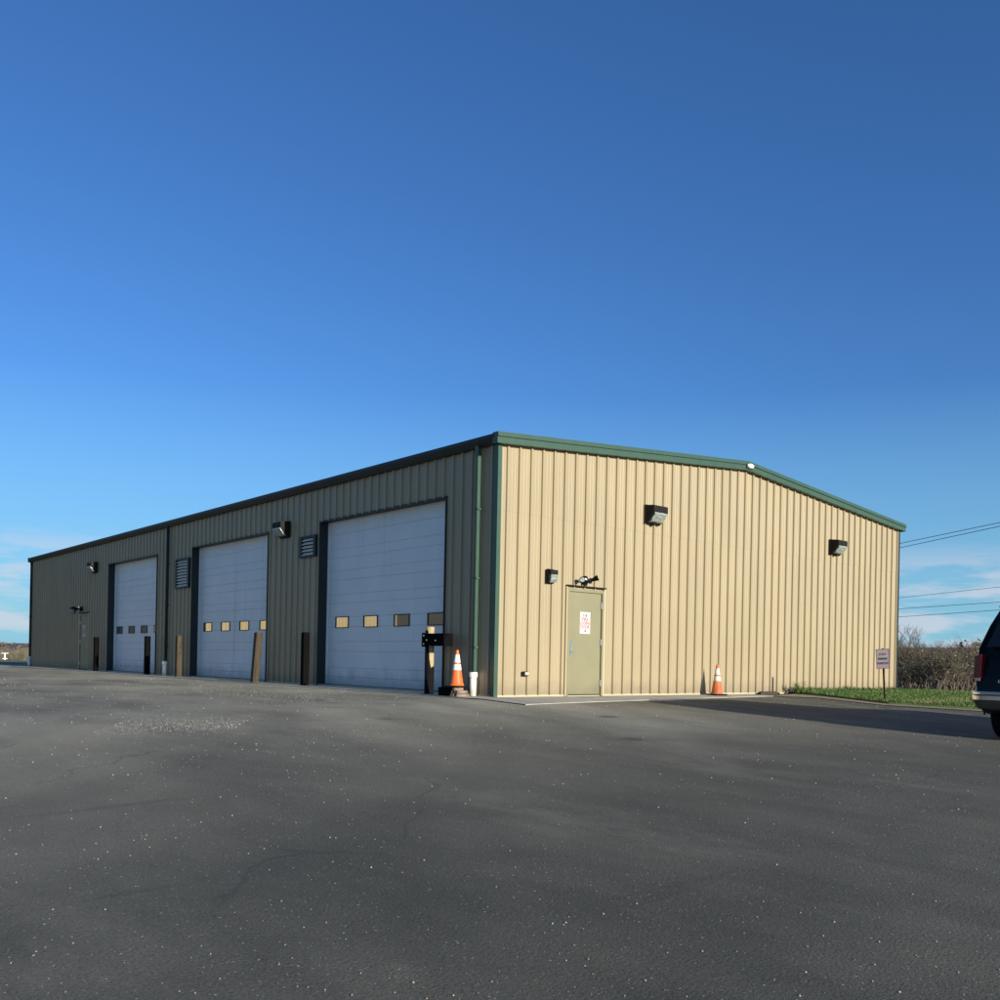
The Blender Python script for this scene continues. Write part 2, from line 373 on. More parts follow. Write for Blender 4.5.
    sp = n.new('ShaderNodeSeparateColor'); l.new(v.outputs['Color'], sp.inputs[0]); kp = ramp(sp.outputs[1], .78, .80, (0, 0, 0), (.6, .6, .6))
    mm = n.new('ShaderNodeMath'); mm.operation = 'MULTIPLY'; l.new(od, mm.inputs[0]); l.new(kp, mm.inputs[1])
    c = mix(mm.outputs[0], c, (.025, .024, .022))
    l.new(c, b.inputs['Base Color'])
    bz = noise(55, 4, rough=.7); bp = n.new('ShaderNodeBump'); bp.inputs['Strength'].default_value = .55; bp.inputs['Distance'].default_value = .012
    l.new(bz, bp.inputs['Height']); l.new(bp.outputs[0], b.inputs['Normal'])
    return m
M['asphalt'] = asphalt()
M['field'] = mat('dry_field', (.13, .115, .06), .95, 0, c2=(.10, .11, .045), scale=.05)
M['hill'] = mat('wooded_hill', (.060, .055, .058), .95, 0, c2=(.098, .080, .072), scale=.03)

# ------------------------------------------------------------------ ground, lot, hills
def grid_mesh(xs, ys, off, zf=ground):
    b = MB(); nx = len(xs)
    b.v = [(x, y, zf(x, y) + off) for y in ys for x in xs]
    for j in range(len(ys) - 1):
        for i in range(nx - 1):
            b.f.append((j * nx + i, j * nx + i + 1, (j + 1) * nx + i + 1, (j + 1) * nx + i)); b.mi.append(0)
    return b
XS = [-1500, -700, -300, -120, -70, -40.6, -25, -10, -.6, 0, 8, 17, 30, 45, 80, 147, 300, 700, 1500]
YS = [-1500, -600, -200, -70, -40.6, -20, -8, -.6, 0, 20, 45, 70, 110, 180, 300, 700, 1500]
tag(grid_mesh(XS, YS, -.03).build('ground', M['field']), kind='structure')
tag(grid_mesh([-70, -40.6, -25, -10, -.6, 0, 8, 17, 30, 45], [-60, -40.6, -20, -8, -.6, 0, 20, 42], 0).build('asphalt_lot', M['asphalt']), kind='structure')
# hills: a ring segment, profile by azimuth
hb = MB(); rows = []
nA, nRr = 150, 9
for i in range(nA + 1):
    az = R(-75 + 210 * i / nA)
    d = math.degrees(az)
    top = 5.2 + max(0, min(1, (d - 14) / 44)) * 13.5 + 1.6 * math.sin(d * .11) + 1.1 * mnoise.noise((d * .16, 3, 0))
    for j in range(nRr + 1):
        t = j / nRr; r = 520 + 420 * t
        z = -9 + (top + 9) * (math.sin(t * math.pi / 2) ** 1.25) * 1.02 + (.9 * mnoise.noise((d * 1.1, t * 6, 5)) if j > 3 else 0)
        hb.v.append((CAM.x + r * math.sin(az), CAM.y + r * math.cos(az), z * (r / 900 if z > 0 else 1)))
for i in range(nA):
    for j in range(nRr):
        a = i * (nRr + 1) + j
        hb.f.append((a, a + 1, a + nRr + 2, a + nRr + 1)); hb.mi.append(0)
tag(hb.build('hills', M['hill'], smooth=True), kind='structure')
# concrete apron round the slab
ab = MB()
for i in range(18):
    xa, xb = -.75 + 8.85 * i / 18, -.75 + 8.85 * (i + 1) / 18
    ya, yb = -1.75 + .9 * (i / 18) ** .8, -1.75 + .9 * ((i + 1) / 18) ** .8
    ab.quad((xa, -.6, .012), (xb, -.6, .012), (xb, -.002, .012), (xa, -.002, .012))
    ab.quad((xa, ya, ground(2, ya) + .012), (xb, yb, ground(2, yb) + .012), (xb, -.6, .012), (xa, -.6, .012))
    ab.quad((xa, ya, ground(2, ya) - .05), (xb, yb, ground(2, yb) - .05), (xb, yb, ground(2, yb) + .012), (xa, ya, ground(2, ya) + .012))
ab.prism([(-.75, .0), (-.002, .0), (-.002, 34.2), (-.75, 34.2)], 2, -.12, .014)
tag(ab.build('concrete_apron', M['concrete']), kind='structure')

LAWN = [(10.05, -.2), (9.85, -.9), (9.55, -1.9), (8.95, -3.3), (10.0, -5.3), (14, -6.8), (30, -10)]
def lawn_edge_z(x, y, o): return (x, y, ground(x, y) + o)
lb = MB()
far = [(16.2, .3), (17, .3), (17, .3), (17, .2), (17, .2), (18, .2), (34, 30)]
def strip(pa, pb, n, off, b):
    for k in range(len(pa) - 1):
        for i in range(n):
            for_ = []
            for (kk, ii) in ((k, i), (k + 1, i), (k + 1, i + 1), (k, i + 1)):
                t = ii / n; x = pa[kk][0] * (1 - t) + pb[kk][0] * t; y = pa[kk][1] * (1 - t) + pb[kk][1] * t
                for_.append((x, y, ground(x, y) + off))
            b.quad(*for_)
# lawn sheet on the right of the gable and round to its back
pts_f = LAWN + [(60, -16), (120, -30)]
pts_b = [(10.1, -.02), (10.6, -.02), (11.6, -.02), (13, -.02), (15.8, -.02), (17, .3), (34, 4), (62, 20), (125, 30)]
strip(pts_f, pts_b, 6, .055, lb)
strip([(15.85, -.02), (17, .3), (34, 4), (62, 20), (125, 30)], [(15.85, 50), (17, 50), (34, 60), (62, 66), (125, 68)], 6, .03, lb)
for i in range(len(LAWN) - 1):
    p, q = pts_f[i], pts_f[i + 1]
    lb.quad((p[0], p[1], ground(*p) - .02), (q[0], q[1], ground(*q) - .02), (q[0], q[1], ground(*q) + .055), (p[0], p[1], ground(*p) + .055))
tag(lb.build('lawn', M['lawn']), kind='structure')
sb = MB()
sf = [(8.0, -.95), (8.9, -1.5), (8.7, -2.3), (8.35, -3.45), (9.5, -5.75), (13.7, -7.4), (29.8, -10.8)]
strip(sf, LAWN, 2, .015, sb)
tag(sb.build('gravel_shoulder', M['shoulder']), kind='structure')

# grass blades
gb = MB(); db = 0
def in_front(x, y):
    # inside lawn polygon near part
    px = [p for p in LAWN] + [(30, .0), (15.8, -.05), (10.05, -.05)]
    c = False; j = len(px) - 1
    for i in range(len(px)):
        if (px[i][1] > y) != (px[j][1] > y) and x < (px[j][0] - px[i][0]) * (y - px[i][1]) / (px[j][1] - px[i][1]) + px[i][0]: c = not c
        j = i
    return c
def blade(x, y, h, wd):
    a = rnd.uniform(0, 6.283); lx, ly = math.cos(a) * wd, math.sin(a) * wd
    bx, by = rnd.gauss(0, .35) * h, rnd.gauss(0, .35) * h; z = ground(x, y) + .045
    gb.add([(x - lx, y - ly, z), (x + lx, y + ly, z), (x + bx * .4 + lx * .6, y + by * .4 + ly * .6, z + h * .6), (x + bx, y + by, z + h)], [(0, 1, 2), (0, 2, 3)])
cnt = 0
while cnt < 42000:
    if rnd.random() < .8: x, y = rnd.uniform(8, 17), rnd.uniform(-6.6, 0)
    else: x, y = rnd.uniform(15.9, 30), rnd.uniform(-9, 12)
    ok = in_front(x, y) or (x > 15.95 and y > -.1)
    if not ok: continue
    cnt += 1
    cl = mnoise.noise((x * .9, y * .9, 0)); wall = max(0, 1 - abs(y + .1) / .35) if x < 15.8 else 0
    gb.cur = 1 if rnd.random() < .09 + .35 * (mnoise.noise((x * .5, y * .7, 9)) > .3) else 0
    blade(x, y, (.045 + .035 * rnd.random() + .04 * max(0, cl)) * (1 + 1.2 * wall), rnd.uniform(.005, .010))
tag(gb.build('grass', [M['blade'], M['dryblade']]), 'short green grass strip at the foot of the tan gable wall', 'grass', kind='stuff')

# loose stones on the asphalt
st = MB()
for k in range(6500):
    Z = 3.0 + 26 * rnd.random() ** 1.25; X = rnd.uniform(-.58, .58) * Z
    p = CAM + fw * Z + rt * X; x, y = p.x, p.y
    if (x > -.8 and y > -1.1): continue
    d = mnoise.noise((x * .35, y * .35, 2)) + .5 * mnoise.noise((x * .9, y * .9, 4))
    if d < rnd.uniform(-.55, .35): continue
    r = rnd.choice([.002, .0025, .003, .003, .0035, .004, .005, .007]) * (.65 + .085 * Z)
    z = ground(x, y) + r * .3
    a = rnd.uniform(0, 3.14); c, s_ = math.cos(a) * r, math.sin(a) * r * rnd.uniform(.6, 1)
    st.cur = rnd.choice((0, 0, 1, 2))
    st.add([(x + c, y + s_, z), (x - s_, y + c, z + r * .1), (x - c, y - s_, z), (x + s_, y - c, z), (x + r * .2, y, z + r * .75), (x, y, z - r * .5)],
           [(0, 1, 4), (1, 2, 4), (2, 3, 4), (3, 0, 4), (1, 0, 5), (2, 1, 5), (3, 2, 5), (0, 3, 5)])
# two places where grit has washed together
for k in range(2600):
    if k < 1500: u, v_ = rnd.uniform(-.5, .5), rnd.gauss(0, .16); x, y = -6.75 + u * 1.5 + v_ * 1.6, -1.45 - u * .75 + v_ * 2.2
    else: u, v_ = rnd.uniform(-.5, .5), rnd.gauss(0, .3); x, y = -3.0 + v_ * 1.2 + .3 * u, 4.2 + u * 7
    r = rnd.choice([.003, .004, .005, .006, .009]) * 1.15; z = ground(x, y) + r * .3; a = rnd.uniform(0, 3.14); c, s_ = math.cos(a) * r, math.sin(a) * r
    st.cur = rnd.choice((0, 1, 1, 2))
    st.add([(x + c, y + s_, z), (x - s_, y + c, z + r * .1), (x - c, y - s_, z), (x + s_, y - c, z), (x + r * .2, y, z + r * .75)], [(0, 1, 4), (1, 2, 4), (2, 3, 4), (3, 0, 4)])
tag(st.build('loose_gravel', [M['stone'], M['stone2'], M['stone3']]), 'pale loose stones scattered over the dark asphalt lot', 'gravel', kind='stuff')

# ------------------------------------------------------------------ the metal building
bld = thing('metal_building', 'long tan ribbed metal building with green trim and three white overhead doors', 'building')
PITCH = .3100
RIB = [(0, 0), (.007, .037), (.052, .037), (.059, 0), (.150, 0), (.158, .004), (.170, .004), (.178, 0), (.228, 0), (.236, .004), (.248, .004), (.256, 0)]
def ribbed(a0, a1, topf, holes, place, phase=0.0, zcuts=(), lap=.003, z0=.05):
    """vertical-rib sheet between a0 and a1; holes = (a, b, z0, z1); place(a, depth, z) -> point"""
    b = MB(); br = {a0: None, a1: None}
    k = int((a0 - phase) / PITCH) - 2
    prof = []
    while k * PITCH + phase < a1 + 1:
        for (o, d) in RIB: prof.append((k * PITCH + phase + o, d))
        k += 1
    def dep(a):
        for i in range(len(prof) - 1):
            if prof[i][0] <= a <= prof[i + 1][0]:
                t = (a - prof[i][0]) / max(1e-9, prof[i + 1][0] - prof[i][0]); return prof[i][1] * (1 - t) + prof[i + 1][1] * t
        return 0
    xs = sorted(set([round(p[0], 4) for p in prof if a0 < p[0] < a1] + [a0, a1] + [h[0] for h in holes if a0 < h[0] < a1] + [h[1] for h in holes if a0 < h[1] < a1] + ([W_ / 2] if a0 < W_ / 2 < a1 and topf is eave else [])))
    for i in range(len(xs) - 1):
        p, q = xs[i], xs[i + 1]; mid = (p + q) / 2
        if q - p < 1e-5: continue
        segs = [(z0, None)]
        for h in holes:
            if h[0] < mid < h[1]:
                ns = []
                for (s0, s1) in segs:
                    if s1 is None or s1 > h[3]:
                        if h[2] > s0: ns.append((s0, h[2]))
                        ns.append((h[3], s1))
                    else: ns.append((s0, s1))
                segs = ns
        dp, dq = dep(p + 1e-6), dep(q - 1e-6)
        for (s0, s1) in segs:
            cuts = [s0] + [z for z in zcuts if z > s0 and (s1 is None or z < s1)]
            for ci, c0 in enumerate(cuts):
                o = lap * sum(1 for z in zcuts if z <= c0)
                last = ci == len(cuts) - 1
                tp = (s1 if s1 is not None else topf(p)) if last else cuts[ci + 1]
                tq = (s1 if s1 is not None else topf(q)) if last else cuts[ci + 1]
                b.quad(place(p, dp + o, c0), place(q, dq + o, c0), place(q, dq + o, tq), place(p, dp + o, tp))
    return b
ED = (1.889, 2.964, 0, 2.24)                                            # gable man door
gable_at = lambda a, d, z: (a, -d, z)
long_at = lambda a, d, z: (-d, a, z)
OH = [(1.635, 6.775), (9.59, 14.745), (17.745, 22.66)]                  # overhead door openings along the long wall
OZ = 4.045
LD = (24.97, 26.1, 0, 2.25)                                             # man door on the long wall
ribbed(0, W_, eave, [ED], gable_at, phase=.195, zcuts=(3.62,)).build('gable_wall', M['tan'], bld)
VE1, VE2 = (14.93, 15.96, 2.84, 3.735), (6.955, 7.70, 3.245, 3.73)
ribbed(0, L_, lambda a: H_, [(a, b, 0, OZ) for a, b in OH] + [LD, VE1, VE2], lambda a, d, z: (-d, a, z), phase=.14).build('long_wall', M['tan'], bld)
ribbed(0, L_, lambda a: H_, [], lambda a, d, z: (W_ + d, L_ - a, z)).build('side_wall', M['tan'], bld)
ribbed(0, W_, eave, [], lambda a, d, z: (W_ - a, L_ + d, z)).build('end_wall', M['tan'], bld)
b = MB(); b.box(.01, W_ - .01, .01, L_ - .01, -.1, .045); b.build('floor_slab', M['concrete'], bld)
# base angle under the sheets
b = MB(); b.box(-.012, W_ + .012, -.012, .0, .012, .05); b.box(-.012, 0, .0, L_, .014, .05); b.build('base_trim', M['cream'], bld)
# roof sheets with standing seams
b = MB()
for sgn in (0, 1):
    def rp(t, y, o):                                                    # t 0 at eave, 1 at ridge
        x = (-.05 + t * (W_ / 2 + .05)) if sgn == 0 else (W_ + .05 - t * (W_ / 2 + .05))
        return (x, y, H_ + .10 + (HR - H_) * t + o)
    b.quad(rp(0, -.06, 0), rp(0, L_ + .06, 0), rp(1, L_ + .06, 0), rp(1, -.06, 0))
    b.quad(rp(0, -.06, -.06), rp(1, -.06, -.06), rp(1, L_ + .06, -.06), rp(0, L_ + .06, -.06))
    y = .3
    while y < L_:
        b.add([rp(0, y, 0), rp(0, y + .04, 0), rp(0, y + .02, .05), rp(1, y, 0), rp(1, y + .04, 0), rp(1, y + .02, .05)], [(0, 2, 5, 3), (1, 4, 5, 2), (0, 1, 2)])
        y += .61
roof = b.build('roof', M['roofm'], bld)
b = MB(); b.prism([(W_ / 2 - .25, HR + .075), (W_ / 2, HR + .165), (W_ / 2 + .25, HR + .075), (W_ / 2, HR + .14)], 1, -.05, L_ + .05); b.build('ridge_cap', M['roofm'], roof)
# rake trim on both gables, following the roof line, stepped face
def rake(yo, sgn):
    b = MB()
    xs = [-.16, W_ / 2, W_ + .16]
    def zt(x): return H_ + (HR - H_) * (1 - abs(x - W_ / 2) / (W_ / 2))
    def band(d0, d1, zlo, zhi):
        for i in range(2):
            xa, xb = xs[i], xs[i + 1]; vs = []
            for x in (xa, xb):
                z = zt(x)
                vs += [(x, yo + sgn * d0, z + zlo), (x, yo + sgn * d1, z + zlo), (x, yo + sgn * d1, z + zhi), (x, yo + sgn * d0, z + zhi)]
            fs = [(0, 1, 5, 4), (1, 2, 6, 5), (2, 3, 7, 6), (3, 0, 4, 7)]
            if i == 0: fs.append((3, 2, 1, 0))
            else: fs.append((4, 5, 6, 7))
            if sgn > 0: fs = [tuple(reversed(f)) for f in fs]
            b.add(vs, fs)
    band(.0, .150, -.010, .115); band(.0, .178, .115, .150); band(.0, .162, .150, .205)
    return b
rake(0, -1).build('rake_trim', M['green'], bld)
rake(L_, 1).build('rake_trim', M['green'], bld)
# eave gutters (K profile)
for nm, x0, s in (('g', 0, -1), ('g', W_, 1)):
    b = MB()
    pr = [(x0, 4.875), (x0 + s * .10, 4.875), (x0 + s * .135, 4.93), (x0 + s * .165, 4.985), (x0 + s * .165, 5.05), (x0 + s * .150, 5.05), (x0 + s * .150, 5.01), (x0, 5.01)]
    if s > 0: pr = pr[::-1]
    b.prism(pr, 1, -.075, L_ + .075)
    b.build('gutter', M['dgreen'], bld)
# corner trims
for (x, y) in ((0, 0), (W_, 0), (0, L_), (W_, L_)):
    b = MB(); sx_ = -1 if x == 0 else 1; sy_ = -1 if y == 0 else 1
    b.box(x + sx_ * .042, x - sx_ * .055, y + sy_ * .040, y + sy_ * .003, .012, 4.868)
    b.box(x + sx_ * .042, x + sx_ * .003, y + sy_ * .003, y - sy_ * .085, .014, 4.866)
    b.build('corner_trim', M['green'] if y == 0 and x == 0 else M['dgreen'], bld)
# overhead doors
RC = .22
for (a, c) in OH:
    fr = MB()
    fr.box(-.034, RC + .06, c, c + .028, .016, OZ + .032); fr.box(-.034, RC + .06, a - .028, a, .016, OZ + .032)
    fr.box(-.033, RC + .06, a, c, OZ, OZ + .031)
    fr.build('door_frame', M['dgreen'], bld)
    d = MB(); zj = [.07]
    secs = [.045, .25, .47, .865, 1.10, 1.455, 1.70, 2.035, 2.25, 2.60, 2.83, 3.145, 3.36, 3.73, OZ - .02]
    for i in range(len(secs) - 1):
        z0, z1 = secs[i], secs[i + 1]
        d.cur = 0
        gx = RC + .012
        d.quad((RC, c + .05, z0 + .008), (RC, a - .05, z0 + .008), (RC, a - .05, z1 - .008), (RC, c + .05, z1 - .008))
        d.quad((RC, c + .05, z1 - .008), (RC, a - .05, z1 - .008), (gx, a - .05, z1), (gx, c + .05, z1))
        d.quad((gx, c + .05, z0), (gx, a - .05, z0), (RC, a - .05, z0 + .008), (RC, c + .05, z0 + .008))
    d.quad((RC, c + .05, OZ - .032), (RC, a - .05, OZ - .032), (RC, a - .05, OZ + .05), (RC, c + .05, OZ + .05))
    leaf = d.build('overhead_door', M['white_door'], bld)
    b = MB(); b.box(RC - .012, RC + .05, a, c, .015, .057); b.build('bottom_seal', M['rubber'], leaf)
    b = MB(); b.box(RC - .02, RC - .001, a, a + .05, .06, OZ); b.box(RC - .02, RC - .001, c - .05, c, .06, OZ); b.box(RC - .02, RC - .001, a + .05, c - .05, OZ - .05, OZ)
    b.build('weather_strip', M['white_door'], leaf)
    cc = (a + c) / 2 - .085
    for k in (-1.5, -.5, .5, 1.5):
        y = cc + k * 1.278; hw = .300
        b = MB(); b.cur = 0
        f = .016
        b.box(RC - .022, RC - .001, y - hw, y + hw, 1.435, 1.435 + f); b.box(RC - .022, RC - .001, y - hw, y + hw, 1.705 - f, 1.705)
        b.box(RC - .022, RC - .001, y - hw, y - hw + f, 1.435 + f, 1.705 - f); b.box(RC - .022, RC - .001, y + hw - f, y + hw, 1.435 + f, 1.705 - f)
        b.cur = 1
        b.quad((RC - .006, y + hw - f, 1.435 + f), (RC - .006, y - hw + f, 1.435 + f), (RC - .006, y - hw + f, 1.705 - f), (RC - .006, y + hw - f, 1.705 - f))
        b.build('window', [M['bronze'], M['glass']], leaf)
# man doors
def man_door(place, a0, a1, zt, hinge_hi, parent):
    """place(a, depth, z); leaf between a0 and a1; depth outwards positive"""
    def bx(b, a, c, d0, d1, z0, z1, bev=0):
        p, q = place(a, d0, z0), place(c, d1, z1); b.box(p[0], q[0], p[1], q[1], p[2], q[2], bev)
    f = MB(); bx(f, a0, a0 + .065, -.06, .047, .016, zt); bx(f, a1 - .05, a1, -.06, .047, .016, zt); bx(f, a0 + .065, a1 - .05, -.06, .046, zt - .065, zt - .002)
    f.build('door_frame', M['olive'], parent)
    f = MB(); bx(f, a1 + .001, a1 + .045, 0, .050, .016, zt + .035); bx(f, a0 - .03, a0 - .001, 0, .044, .016, zt + .035); f.build('door_trim', M['cream'], parent)
    f = MB(); bx(f, a0 - .03, a1 + .045, 0, .075, zt + .036, zt + .062); f.build('drip_cap', M['bronze'], parent)
    d = MB(); bx(d, a0 + .070, a1 - .055, -.03, .012, .030, zt - .070); leaf = d.build('entry_door', M['olive'], parent)
    h = MB()
    ha = a0 + .150 if hinge_hi else a1 - .15
    bx(h, ha - .028, ha + .028, .012, .024, .86, 1.15, .008); bx(h, ha - .012, ha + (.085 if hinge_hi else -.085), .030, .048, .925, .945); bx(h, ha - .014, ha + .014, .024, .045, .915, .955)
    bx(h, ha - .016, ha + .016, .024, .034, 1.075, 1.105)
    h.build('handle', M['steel'], leaf)
    for z in (.22, 1.08, 1.85):
        g = MB(); hh = a1 - .062 if hinge_hi else a0 + .062
        bx(g, hh - .018, hh + .018, .012, .052, z, z + .13); g.build('hinge', M['steel'], leaf)
    return leaf
b = MB()
for zz in (.10, .95, 1.95, 2.9, 3.58, 4.3):
    k = 0
    while True:
        xx = .195 + .078 + k * PITCH; k += 1
        if xx > W_ - .1: break
        if ED[0] - .05 < xx < ED[1] + .08 and zz < 2.35: continue
        b.lathe([(.009, .0), (.009, -.004), (.004, -.007)], (xx, -.003 - (.003 if zz > 3.62 else 0), zz), 6, axis=1)
o = b.build('panel_screws', M['cream'], bld); o['kind'] = 'stuff'
man_door(gable_at, ED[0], ED[1], 2.24, True, bld)
man_door(long_at, LD[0], LD[1], 2.25, True, bld)
# wall vents
for (a, c, z0, z1), n in ((VE1, 9), (VE2, 5)):
    b = MB(); t = .075
    b.box(-.075, .03, a - .03, a + t, z0 - .03, z1 + .03); b.box(-.075, .03, c - t, c + .03, z0 - .03, z1 + .03)
    b.box(-.073, .03, a + t, c - t, z1 - .02, z1 + .03); b.box(-.073, .03, a + t, c - t, z0 - .03, z0 + .02)
    b.box(.03, .05, a, c, z0, z1)
    v = b.build('wall_vent', M['dgreen'], bld)
    s = MB(); hgt = (z1 - z0 - .04) / n
    for k in range(n):
        zb = z0 + .02 + k * hgt
        s.add([(-.066, a + t, zb + hgt * .10), (-.066, c - t, zb + hgt * .10), (-.002, c - t, zb + hgt * .82), (-.002, a + t, zb + hgt * .82),
               (-.070, a + t, zb + hgt * .22), (-.070, c - t, zb + hgt * .22), (.002, c - t, zb + hgt * .94), (.002, a + t, zb + hgt * .94)],
              [(0, 1, 2, 3), (4, 7, 6, 5), (0, 4, 5, 1), (3, 2, 6, 7)])
    s.build('louver_blades', M['louver'], v)
# downspouts with white drain pipes at their feet
for y, m in ((.50, M['green']), (16.62, M['dgreen']), (33.42, M['dgreen'])):
    b = MB()
    b.box(-.135, -.052, y - .036, y + .036, .40, 4.70, .006)
    b.add([(-.135, y - .042, 4.70), (-.135, y + .042, 4.70), (-.052, y + .042, 4.70), (-.052, y - .042, 4.70), (-.15, y - .042, 4.90), (-.15, y + .042, 4.90), (-.067, y + .042, 4.90), (-.067, y - .042, 4.90)],
          [(0, 4, 5, 1), (1, 5, 6, 2), (2, 6, 7, 3), (3, 7, 4, 0)])
    for z in (.95, 2.3, 3.65): b.box(-.139, -.030, y - .06, y + .06, z, z + .035)
    ds = b.build('downspout', m, bld)
    b = MB(); b.lathe([(.068, -.05), (.068, .36), (.086, .365), (.086, .46), (.074, .46), (.074, .40)], (-.118, y, .02), 20); b.build('drain_pipe', M['pvc'], ds, smooth=True)

# ------------------------------------------------------------------ wall fittings
def wall_pack(label, loc, rz):
    t = thing('wall_light', label, 'wall light', loc, rz, 'floodlights high on the walls')   # local -y points away from the wall
    b = MB(); w = .235
    b.prism([(0, -.19), (-.05, -.20), (-.075, -.175), (-.255, .03), (-.262, .055), (-.262, .165), (-.235, .185), (0, .205)], 0, -w, w)
    b.box(-w - .012, w + .012, .0, -.028, -.21, .215)
    b.box(-.05, .05, -.03, -.09, -.222, -.195)
    b.build('housing', M['bronze'], t)
    b = MB()
    b.add([(-w + .035, -.085, -.176), (w - .035, -.085, -.176), (w - .035, -.262, .028), (-w + .035, -.262, .028),
           (-w + .035, -.150, -.160), (w - .035, -.150, -.160), (w - .035, -.268, -.005), (-w + .035, -.268, -.005)],
          [(0, 1, 5, 4), (4, 5, 6, 7), (7, 6, 2, 3), (0, 4, 7, 3), (1, 2, 6, 5)])
    b.build('lens', M['lens'], t)
    return t
wp = wall_pack('dark floodlight on the gable above and right of the olive door', (4.46, -.036, 4.02), 0)
dup(wp, (12.12, -.036, 4.02), 0, 'dark floodlight near the right end of the sunlit gable wall')
dup(wp, (-.036, 8.57, 4.02), R(-90), 'dark floodlight on the shaded wall between the two nearest overhead doors')
dup(wp, (-.036, 24.2, 4.02), R(-90), 'dark floodlight at the far end of the shaded wall')
def small_light(label, loc, rz):
    t = thing('entry_light', label, 'wall light', loc, rz, 'small lights beside the entry doors')
    b = MB(); b.box(-.10, .10, 0, -.035, -.145, .145, .01); b.prism([(-.035, .135), (-.145, .12), (-.15, .03), (-.035, .03)], 0, -.098, .098); b.box(-.098, -.080, -.035, -.10, -.135, .03)
    b.build('housing', M['bronze'], t)
    b = MB(); b.prism([(-.035, .028), (-.14, .028), (-.13, -.09), (-.085, -.13), (-.035, -.13)], 0, -.078, .095); b.build('lens', M['lens'], t)
    return t
sm = small_light('small white-lensed lamp on the sunlit gable left of the olive door', (1.37, -.036, 2.435), 0)
dup(sm, (-.036, 26.85, 2.44), R(-90), 'small white-lensed lamp on the shaded wall beside the far door')
def twin_head(label, loc, rz):
    t = thing('twin_floodlight', label, 'floodlight', loc, rz, 'twin-headed lamps over the entry doors')
    b = MB(); b.lathe([(.085, 0), (.085, -.045), (.07, -.06), (.03, -.062)], (0, 0, 0), 20, axis=1); b.build('junction_box', M['black'], t, smooth=True)
    b = MB(); b.lathe([(.032, -.063), (.028, -.075), (.012, -.082)], (0, 0, .01), 16, axis=1); b.build('sensor', M['steel'], t, smooth=True)
    for s in (-1, 1):
        b = MB(); b.tube([(s * .07, -.03, -.02), (s * .12, -.06, -.03), (s * .15, -.08, 0)], .014, 8)
        d = Vector((s * .55, -.62, .34 if s > 0 else -.1)).normalized(); p = Vector((s * .14, -.075, .0))
        b.tube([p - d * .01, p + d * .035, p + d * .12, p + d * .15], [.028, .036, .058, .062], 14)
        h = b.build('lamp_head', M['black'], t, smooth=True)
        b = MB(); b.tube([p + d * .151, p + d * .155], [.052, .046], 14); b.build('lamp_glass', M['lens'], h)
    b = MB(); b.tube([(-.05, -.05, -.06), (-.03, -.06, -.11), (.02, -.055, -.11), (.05, -.04, -.06)], .016, 8); b.build('bracket', M['black'], t)
    return t
tw = twin_head('black twin-headed floodlight over the sunlit olive door', (2.36, -.036, 2.43), 0)
dup(tw, (-.036, 25.85, 2.47), R(-90), 'black twin-headed floodlight over the door in the shaded wall')
t = thing('outlet_box', 'small weatherproof outlet box low on the gable left of the olive door', 'outlet', (.75, -.036, .47))
b = MB(); b.box(-.075, .075, 0, -.05, -.045, .045, .01); b.build('box_body', M['bronze'], t)
b = MB(); b.box(-.045, .062, -.05, -.075, -.030, .034, .012); b.build('cover', M['pvc'], t)
t = thing('peak_light', 'small white oval lamp at the peak of the green roof trim', 'lamp', (7.92, -.182, 5.615))
b = MB(); b.lathe([(.10, 0), (.135, -.008), (.13, -.03), (.09, -.055), (.03, -.066)], (0, 0, 0), 22, axis=1)
o = b.build('lens', M['white'], t, smooth=True); o.scale = (.92, 1, .44)
b = MB(); b.box(-.13, .13, .03, -.0055, -.06, .06, .004); b.build('base_plate', M['green'], t)
# notices
def notice(label, loc, rz, lines, w, h, group='notices on the entry doors'):
    t = thing('door_notice', label, 'notice', loc, rz, group)
    b = MB(); b.box(-w / 2, w / 2, 0, -.003, -h / 2, h / 2); b.build('sheet', M['paper'], t)
    for txt, dz, sz, m, sx_ in lines:
        mw = Matrix.Translation((0, -.0045, dz)) @ Matrix.Rotation(R(90), 4, 'X')
        text_mesh('lettering', txt, sz, m, t, mw, sx=sx_)
    return t
ln = [('F18', .150, .085, M['ink'], .95), ('FIRE', .072, .100, M['red'], 1.0), ('LOCKING', -.005, .092, M['red'], .70), ('DOOR', -.085, .105, M['red'], .85), ('18', -.165, .085, M['ink'], .95)]
nt_ = notice('white notice with red and black lettering on the sunlit olive door', (2.435, -.0130, 1.54), 0, ln, .30, .45)
dup(nt_, (-.0130, 25.58, 1.575), R(-90), 'white notice on the door in the shaded wall')

# ------------------------------------------------------------------ door guard posts
def wood_post(name, label, y, h, m, lean=(0, 0), x=-.33, wd=.082):
    t = thing(name, label, 'guard post', (x, y, 0), 0, 'guard posts beside the overhead doors')
    b = MB(); n = 8
    vs = []; zs = [-.2, .05, h * .5, h - .02, h]
    for i, z in enumerate(zs):
        k = max(0, z) / h; q = wd - (.012 if z == h else 0)
        c = .014
        for (px, py) in ((-q + c, -q), (q - c, -q), (q, -q + c), (q, q - c), (q - c, q), (-q + c, q), (-q, q - c), (-q, -q + c)):
            vs.append((px + lean[0] * k, py + lean[1] * k, z))
    fs = [(i * 8 + j, i * 8 + (j + 1) % 8, i * 8 + 8 + (j + 1) % 8, i * 8 + 8 + j) for i in range(len(zs) - 1) for j in range(8)] + [tuple(range(32, 40))]
    b.add(vs, fs); b.build('post_shaft', m, t)
    return t
wood_post('guard_post', 'black post left of the farthest overhead door', 22.98, 1.30, M['chipped'])
wood_post('guard_post', 'black post in front of the right edge of the farthest overhead door', 17.62, 1.30, M['chipped'])
